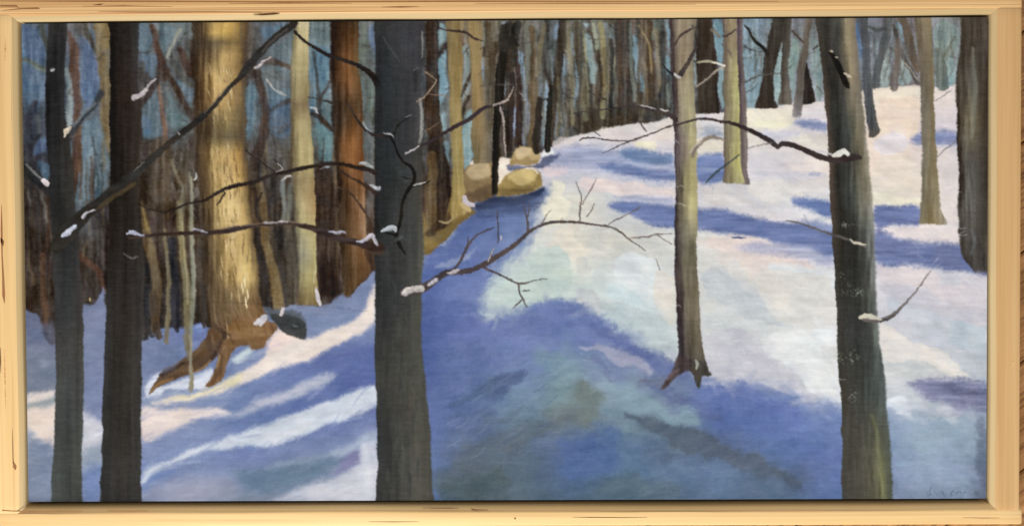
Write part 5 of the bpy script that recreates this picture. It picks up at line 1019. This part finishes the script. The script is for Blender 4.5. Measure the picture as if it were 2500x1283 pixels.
for pts in ([(790,246,5),(806,250,7),(816,256,5)], [(752,236,3),(770,240,3),(784,246,3)], [(850,256,5),(864,280,6),(880,304,7),(898,322,7),(920,332,9),(952,335,8)], [(668,390,4),(684,402,4)]):
    stroke(pts, (46,40,38), 1.4, 1.2, 5, 'I', .3, .92)
# black limbs wandering over the central trunk
for pts in ([(952,335,4.8),(962,352,5.4),(970,374,6.1),(984,394,6.1),(1004,408,7.5),(1012,430,8.8),(1006,452,9.5),(990,474,8.8),(982,500,8.2),(976,540,9.5),(968,572,10.9),(980,604,8.2),(990,620,3.4)], [(960,330,3.4),(972,308,3.4),(984,296,2.7),(1004,280,2.0)], [(1004,458,5.4),(1020,452,4.8),(1040,446,3.4),(1052,440,2.0)],
            [(930,562,5.4),(950,570,5.4),(968,572,6.8)], [(918,536,2.7),(924,556,4.1)], [(978,430,2.0),(992,436,2.0),(1006,436,2.0)]):
    stroke(pts, (24,25,18.4), 1.7, 1.3, 4, 'I', .15, 1, PF, .3)
stroke([(990,286,2.5),(1004,280,2.5)], (112,116,118), 1.2, 1, 3, 'I', .4)
stroke([(1008,454,3),(1026,448,4),(1040,444,2)], (206,200,196), 1.2, 1.2, 4, 'I', .5); stroke([(970,582,12),(980,578,10)], (78,86,84), 3, 2, 4, 'I', .3, .7)
P5 = part('painted_bough', 'dark bough painted rising right from the central trunk before the tan trunks')
stroke([(992,375,4),(1020,362,6),(1050,344,8),(1080,328,9),(1110,310,10),(1140,294,11),(1160,280,11),(1182,264,10),(1200,260,6),(1222,254,4)], (54,44,46), 1.5, 1.3, 6, 'A', .25, 1, P5, .3)
for pts in ([(1204,258,5),(1226,250,7),(1240,244,4)], [(1226,252,4),(1240,238,4),(1248,224,3),(1251,212,2)], [(1220,262,6),(1226,282,6),(1230,310,4),(1232,350,5),(1234,380,3)], [(1268,224,2),(1276,234,2.5)], [(1276,242,2),(1284,242,2)]):
    stroke(pts, (178,164,156), 1.4, 1.4, 5, 'I', .5, .9)
stroke([(990,374,3),(1012,364,4),(1024,356,3)], (216,212,210), 1.3, 1.4, 4, 'I', .6)
for pts in ([(1064,66,4),(1086,74,5),(1120,78,7),(1140,82,7),(1156,94,6),(1170,100,4),(1180,101,2)], ):
    stroke(pts, (58,46,42), 1.3, 1.2, 5, 'I', .3, .95)
for pts in ([(1172,210,3),(1215,207,3),(1260,206,2.5),(1300,206,2)], [(1290,255,2.5),(1300,272,2)], [(1322,242,4),(1343,241,4)], [(1168,182,2),(1180,172,2.5)], [(1172,120,3),(1196,104,3),(1204,98,2)]):
    stroke(pts, (98,84,76) if pts[0][0] != 1322 else (44,42,44), 1.2, 1.2, 5, 'I', .4, .75)
# the snow laden branch over the blue shadow
P6 = part('painted_bough', 'snow tipped branch painted reaching over the blue shadow, fine twigs')
TW = (78,68,66)
stroke([(984,714,20),(1010,708,26),(1036,700,22),(1062,684,18),(1086,668,17),(1100,664,16),(1130,664,15),(1160,656,14),(1190,642,14),(1220,622,13),(1250,602,11),(1276,580,10),(1296,562,9),(1320,550,8),(1350,541,8),(1384,540,7),(1416,542,6),(1450,548,5),(1480,552,4),(1504,560,4),(1526,574,4),(1536,584,3),(1556,598,2.5),(1576,612,1.5)], TW, 1.5, 1.2, 8, 'A', .2, 1, P6, .4)
for pts in ([(1106,660,9),(1124,636,8),(1138,606,8),(1150,590,6),(1166,574,5),(1190,562,4),(1206,556,2)], [(1141,604,4),(1143,584,3),(1144,576,2)], [(1192,642,8),(1200,622,6),(1206,606,3)], [(1216,592,4),(1216,560,3),(1214,530,3),(1215,516,2)],
            [(1290,566,8),(1288,540,6),(1284,524,4),(1280,504,3),(1278,490,2)], [(1288,530,5),(1292,512,3),(1292,496,2)], [(1322,550,3),(1330,532,2),(1342,516,2)], [(1332,526,1.5),(1346,514,1.2)], [(1362,540,2.5),(1376,530,1.5)],
            [(1416,540,4),(1416,510,5),(1420,484,4),(1416,468,3),(1406,444,2)], [(1422,500,3),(1436,474,3),(1448,454,3),(1456,434,2)], [(1432,528,3),(1444,514,4),(1450,498,2.5)], [(1484,550,2),(1504,536,3),(1530,526,3),(1552,514,3.5),(1566,504,2)],
            [(1532,582,3.5),(1560,580,4),(1586,578,4.5),(1604,572,4),(1640,570,2)], [(1604,574,3),(1620,584,3),(1640,596,3)], [(1600,632,1.5),(1606,646,2.5),(1611,660,2)],
            [(1176,652,6),(1200,660,6),(1220,668,5),(1242,680,5),(1264,692,5),(1286,690,4),(1300,686,2.5),(1334,680,1.5)], [(1266,692,5),(1270,716,4),(1280,736,4),(1287,750,2)], [(1272,732,4),(1262,742,4),(1252,752,2)], [(1276,709,3),(1292,708,3)]):
    stroke(pts, TW if pts[0][0] < 1400 else (112,100,96), 1.2, 1.1, 6, 'I', .35, .9, P6)
stroke([(1192,638,3),(1202,616,3),(1206,606,2)], (196,190,190), 1.1, 1, 4, 'I', .4)
# the bough from the slim trunk to the leaning trunk
P7 = part('painted_bough', 'dark bough painted sagging from the slim trunk to the big leaning trunk')
stroke([(1650,306,5),(1680,298,5),(1716,291,6),(1760,296,8),(1790,302,9),(1820,314,11),(1850,328,13),(1880,344,14),(1898,358,12),(1910,352,14),(1930,354,13),(1960,364,14),(1990,378,16),(2016,388,16),(2050,390,18),(2076,384,20),(2096,384,14)], (54,46,46), 1.6, 1.3, 6, 'B', .2, 1, P7, .35)
stroke([(1824,364,2),(1850,356,3),(1884,350,4)], (120,112,112), 1.3, 1.2, 4, 'I', .4, .8); stroke([(1990,366,4),(2010,372,7),(2030,378,6)], (204,198,200), 1.8, 2, 5, 'I', .6, .85)
stroke([(2036,382,8),(2048,376,16),(2060,368,14),(2070,376,10)], (218,216,206), 1.8, 2.4, 6, 'F', .5)
stroke([(1920,538,3),(1944,542,4),(1970,550,5),(2000,562,5),(2030,572,6),(2060,582,7),(2090,592,8),(2112,600,6)], (98,92,90), 1.4, 1.2, 5, 'I', .25, .95, PM); stroke([(1962,522,2),(1968,534,2.5),(1974,544,3)], (120,120,140), 1.2, 1, 4, 'I', .4, .8)
stroke([(2074,584,4),(2084,591,7),(2100,594,7),(2112,596,4)], (204,196,176), 1.5, 1.6, 5, 'F', .5)
stroke([(2108,778,10),(2130,780,12),(2150,780,12),(2170,774,11),(2190,760,9),(2206,744,7),(2226,722,5),(2244,698,4),(2260,676,3),(2272,660,2)], (112,104,100), 1.4, 1.2, 6, 'A', .3, .97, PM)
stroke([(2100,774,8),(2116,770,14),(2136,774,11),(2150,778,6)], (206,202,180), 1.8, 1.8, 5, 'F', .5); stroke([(2150,784,5),(2170,778,5),(2186,768,4)], (70,62,58), 1.3, 1.2, 4, 'I', .3, .8)
for pts in ([(2240,624,4),(2250,628,5)], [(2280,640,4),(2290,630,5)], [(2284,652,2),(2300,640,2)]):
    stroke(pts, (146,152,192), 1.4, 1.5, 4, 'I', .4, .8)
stroke([(1816,202,4),(1836,192,5),(1860,184,4),(1900,179,3),(1920,178,2)], (86,84,80), 1.4, 1.2, 5, 'I', .3, .85); stroke([(1822,226,3),(1840,216,4),(1852,200,2.5)], (96,96,96), 1.3, 1.2, 4, 'I', .4, .8)
# lumps of snow caught on the boughs
for pts, c in (
    ([(154,332,6),(158,322,12),(166,314,12),(176,306,6)], (226,214,192)), ([(104,440,14),(112,448,18),(118,456,10)], (226,214,214)), ([(148,574,8),(160,564,16),(168,556,14),(186,550,8)], (200,204,224)), ([(204,534,5),(216,522,6),(234,514,5)], (214,214,222)),
    ([(326,240,8),(332,232,16),(340,228,14),(356,216,8),(376,196,4)], (206,196,198)), ([(316,570,6),(326,566,11),(340,570,8),(352,573,4)], (196,194,220)), ([(476,562,5),(490,562,7),(502,563,4)], (170,166,180)), ([(806,564,4),(820,562,8),(836,562,7),(846,566,4)], (192,190,208)),
    ([(872,586,6),(886,584,11),(900,580,12),(914,576,12),(920,588,10),(926,598,8)], (196,194,210)), ([(936,564,8),(948,558,12),(958,556,12),(964,562,8)], (204,208,214)), ([(880,400,6),(896,398,10),(910,404,10)], (170,174,176)), ([(900,454,6),(912,456,12),(924,456,8)], (194,196,204)),
    ([(686,438,3),(700,432,5),(716,428,3)], (206,198,190)), ([(780,408,2),(800,404,3)], (196,194,194)), ([(622,160,8),(632,158,6),(646,148,6),(660,142,4)], (206,194,192)), ([(655,192,4),(662,202,6),(672,214,5),(686,222,6),(698,230,3)], (196,194,186)), ([(758,260,4),(768,264,6),(776,276,5)], (220,216,212)),
    ([(678,400,3),(692,412,4),(672,420,2)], (176,172,172)), ([(884,300,5),(896,318,5),(910,326,3)], (170,176,176)), ([(940,330,4),(950,332,6),(956,336,3)], (214,210,206)), ([(472,436,4),(478,430,5),(480,424,3)], (230,228,226)), ([(436,322,4),(438,324,5)], (214,206,196)),
    ([(984,716,14),(996,708,20),(1012,704,16),(1030,700,11)], (214,208,204)), ([(1044,694,7),(1058,686,10),(1066,684,6)], (214,206,210)), ([(1094,668,5),(1108,664,9),(1122,660,6)], (206,196,198)), ([(218,730,6),(219,732,5)], (236,206,126)), ([(640,545,3),(660,541,5),(700,542,4)], (176,170,172)), ([(676,541,3),(688,542,4)], (196,194,204)),
    ([(1220,584,4),(1222,578,6)], (196,190,200)), ([(304,622,3),(322,632,5),(340,630,3)], (108,102,104))):
    stroke(pts, [v * .95 for v in c], 1.6, 4.5, 12, 'F', .75)
    stroke([(x + 2, y + w * .35, w * .5) for x, y, w in pts], [v * .78 for v in c], 1.6, 4, 8, 'F', .7, .6)
# a few scratches, the seam across the canvas, and the maker's faded scrawl in the lower right corner
stroke([(70,690,1.2),(200,704,1.3),(400,724,1.4),(560,738,1.3),(760,746,1.2),(905,760,1)], (52,46,44), .9, .6, 4, 'I', .3, .45)
SG = (84,98,124)
for pts in ([(2262,1196,3),(2266,1210,3),(2274,1204,3)], [(2276,1188,3),(2272,1202,3),(2278,1208,2.5)], [(2284,1200,3),(2290,1206,3),(2294,1198,2.5)], [(2296,1208,2.5),(2302,1198,3),(2308,1208,3)], [(2322,1210,3),(2326,1198,3.5),(2332,1200,3)], [(2336,1206,3),(2342,1198,3),(2346,1206,2.5)], [(2352,1206,3),(2356,1198,3),(2362,1204,3)], [(2366,1198,3),(2372,1206,2.5)], [(2378,1206,4),(2382,1198,5),(2388,1206,4)]):
    stroke(pts, SG, 2.6, 3, 6, 'I', .5, .5)
# flakes of light scumble on the far snow
for i in range(160):
    x, y = r1.uniform(1340, 2400), r1.uniform(300, 980)
    ix, iy = int((x - X0) * S), int((y - Y0) * S)
    if ID[iy, ix] != 1 or CV[iy, ix, 0] < 185: continue
    stroke([(x, y, 2), (x + r1.uniform(6, 20), y + r1.uniform(-4, 5), 3), (x + r1.uniform(16, 34), y + r1.uniform(-5, 8), 1.5)], (238,236,234), 1.5, 2, 4, 'H', .8, .4, None, .7)
EXPO_FIT = (1.1108, -0.0489, -0.1676, 0.0512, -0.0835, 0.0384); TINT = np.array([1.06, 1.007, 0.9325])

# ---- the bare weave breaks the paint a little everywhere
FWX = fbm(GX / 5.5, GY / 4.5, 111, 2); FWY = fbm(GX / 5.5, GY / 4.5, 113, 2)
jx = np.clip(np.arange(PW)[None, :] + FWX * .32, 0, PW - 1.01); jy = np.clip(np.arange(PH)[:, None] + FWY * .32, 0, PH - 1.01)
ja, jb = jx.astype(int), jy.astype(int); jx = (jx - ja)[..., None]; jy = (jy - jb)[..., None]
CV = ((CV[jb, ja] * (1 - jx) + CV[jb, ja + 1] * jx) * (1 - jy) + (CV[jb + 1, ja] * (1 - jx) + CV[jb + 1, ja + 1] * jx) * jy).astype(f4)
# mix the greyed ultramarine and umber the painter used
eb = np.clip(CV[..., 2] - CV[..., :2].mean(-1), 0, None)[..., None]
CV += eb * np.array([.05, .06, -.21], f4)
er = np.clip(CV[..., 0] - CV[..., 1:].mean(-1) - 14, 0, None)[..., None]
CV += er * np.array([-.10, .05, .05], f4)
ey = np.clip(np.minimum(CV[..., 0], CV[..., 1]) - CV[..., 2], 0, None)[..., None]
CV += ey * np.array([0, -.04, .07], f4)
eg = np.clip(CV[..., 1] - .5 * (CV[..., 0] + CV[..., 2]), 0, None)[..., None]
CV += eg * np.array([.22, -.45, .1], f4) * np.clip((92 - CV.mean(-1, keepdims=True)) / 30, 0, 1)
CV += (rotf(0, 22, 3.0, 121, 2) * 1.6 + rotf(0, 3.0, 16, 123, 2) * .8)[..., None] * (1 - .4 * CV.mean(-1, keepdims=True) / 255)
CV += (GRAIN * 2.0)[..., None] + (TEX['F'] * 1.2)[..., None]
CV *= 1 + (.012 * TEX['H'] + .012 * TEX['I'])[..., None]
CV = np.clip(CV, 6, 246)

# ------------------------------------------------------------------ the canvas and its film of paint as real, slightly raised surfaces
M_EDGE = plain('canvas_edge_dark', (0.012, 0.010, 0.009), 0.9)
bz = ZC - 0.0012
canvas = mesh_obj('canvas', [(sx * CW / 2, sy * CH / 2, z) for z in (bz, 0.004) for sx, sy in ((-1, -1), (1, -1), (1, 1), (-1, 1))],
                  [(0, 1, 2, 3), (7, 6, 5, 4), (0, 4, 5, 1), (1, 5, 6, 2), (2, 6, 7, 3), (3, 7, 4, 0)], M_EDGE, root)
canvas['label'] = 'stretched canvas with dark edges carrying the painted winter wood'

def paint_mat():
    m = bpy.data.materials.new('oil_paint')
    nt, N, L, b = nodes(m)
    a = N.new('ShaderNodeVertexColor'); a.layer_name = 'pigment'
    L.new(a.outputs['Color'], b.inputs['Base Color'])
    tc = N.new('ShaderNodeTexCoord')
    w1 = N.new('ShaderNodeTexWave'); w1.wave_type = 'BANDS'; w1.bands_direction = 'X'; w1.inputs['Scale'].default_value = 300; w1.inputs['Distortion'].default_value = 1.5; w1.inputs['Detail Scale'].default_value = 2
    w2 = N.new('ShaderNodeTexWave'); w2.wave_type = 'BANDS'; w2.bands_direction = 'Y'; w2.inputs['Scale'].default_value = 300; w2.inputs['Distortion'].default_value = 1.5; w2.inputs['Detail Scale'].default_value = 2
    n = N.new('ShaderNodeTexNoise'); n.inputs['Scale'].default_value = 260; n.inputs['Detail'].default_value = 4
    for k in (w1, w2, n): L.new(tc.outputs['Object'], k.inputs['Vector'])
    s = N.new('ShaderNodeMath'); s.operation = 'ADD'; L.new(w1.outputs['Fac'], s.inputs[0]); L.new(w2.outputs['Fac'], s.inputs[1])
    s2 = N.new('ShaderNodeMath'); s2.operation = 'MULTIPLY_ADD'; s2.inputs[1].default_value = 1.2
    L.new(n.outputs['Fac'], s2.inputs[0]); L.new(s.outputs[0], s2.inputs[2])
    bp = N.new('ShaderNodeBump'); bp.inputs['Strength'].default_value = 0.35; bp.inputs['Distance'].default_value = 0.00022
    L.new(s2.outputs[0], bp.inputs['Height']); L.new(bp.outputs[0], b.inputs['Normal'])
    b.inputs['Roughness'].default_value = 0.55
    b.inputs['Specular IOR Level'].default_value = 0.08
    return m
M_PAINT = paint_mat()

NX, NY = 1400, 696
vx = np.linspace(-CW / 2, CW / 2, NX); vy = np.linspace(CH / 2, -CH / 2, NY)
VX, VY = np.meshgrid(vx, vy)
PXY = to_px(np.stack([VX, VY, np.full_like(VX, ZC)], -1))
fx = np.clip((PXY[..., 0] - X0) * S - .5, 0, PW - 1.001); fy = np.clip((PXY[..., 1] - Y0) * S - .5, 0, PH - 1.001)
ix, iy = fx.astype(int), fy.astype(int)
tx, ty = (fx - ix), (fy - iy)
def samp(A):
    if A.ndim == 3: a, b = tx[..., None], ty[..., None]
    else: a, b = tx, ty
    return (A[iy, ix] * (1 - a) + A[iy, ix + 1] * a) * (1 - b) + (A[iy + 1, ix] * (1 - a) + A[iy + 1, ix + 1] * a) * b
PIG = samp(CV) / 255.0
PIG = np.where(PIG <= .04045, PIG / 12.92, ((PIG + .055) / 1.055) ** 2.4)
# pigment strength for an evenly exposed picture: divide out the room's mean brightness on the canvas
UX, UY = VX / (CW / 2), VY / (CH / 2)
EXPO = EXPO_FIT[0] + EXPO_FIT[1] * UX + EXPO_FIT[2] * UY + EXPO_FIT[3] * UX * UY + EXPO_FIT[4] * UX * UX + EXPO_FIT[5] * UY * UY
PIG = np.clip((PIG - .004) / EXPO[..., None] / TINT, 0.004, 0.93)
RELIEF = samp(HT + .12 * GRAIN) * 0.00010
VZ = ZC + np.clip(RELIEF, -0.0001, 0.0003)
IDV = ID[np.clip(np.round(fy).astype(int), 0, PH - 1), np.clip(np.round(fx).astype(int), 0, PW - 1)]
FID = IDV[:-1, :-1].ravel()
q = np.arange(NX * NY).reshape(NY, NX)
QUAD = np.stack([q[:-1, :-1].ravel(), q[1:, :-1].ravel(), q[1:, 1:].ravel(), q[:-1, 1:].ravel()], 1)
VCO = np.stack([VX.ravel(), VY.ravel(), VZ.ravel()], 1).astype(np.float32)
VCL = np.concatenate([PIG.reshape(-1, 3), np.ones((NX * NY, 1))], 1).astype(np.float32)
for pid, (nm, lb) in enumerate(PARTS):
    F = QUAD[FID == pid]
    if len(F) < 12: continue
    used, inv = np.unique(F, return_inverse=True)
    inv = inv.reshape(-1).astype(np.int32)
    me = bpy.data.meshes.new(nm)
    me.vertices.add(len(used)); me.vertices.foreach_set('co', VCO[used].ravel())
    me.loops.add(len(inv)); me.loops.foreach_set('vertex_index', inv)
    me.polygons.add(len(F)); me.polygons.foreach_set('loop_start', np.arange(0, len(inv), 4, dtype=np.int32))
    me.polygons.foreach_set('use_smooth', np.ones(len(F), bool))
    at_ = me.color_attributes.new('pigment', 'FLOAT_COLOR', 'POINT')
    at_.data.foreach_set('color', VCL[used].ravel())
    me.update(calc_edges=True); me.validate()
    me.materials.append(M_PAINT)
    o = bpy.data.objects.new(nm, me)
    COL.objects.link(o); o.parent = canvas
    o['label'] = lb
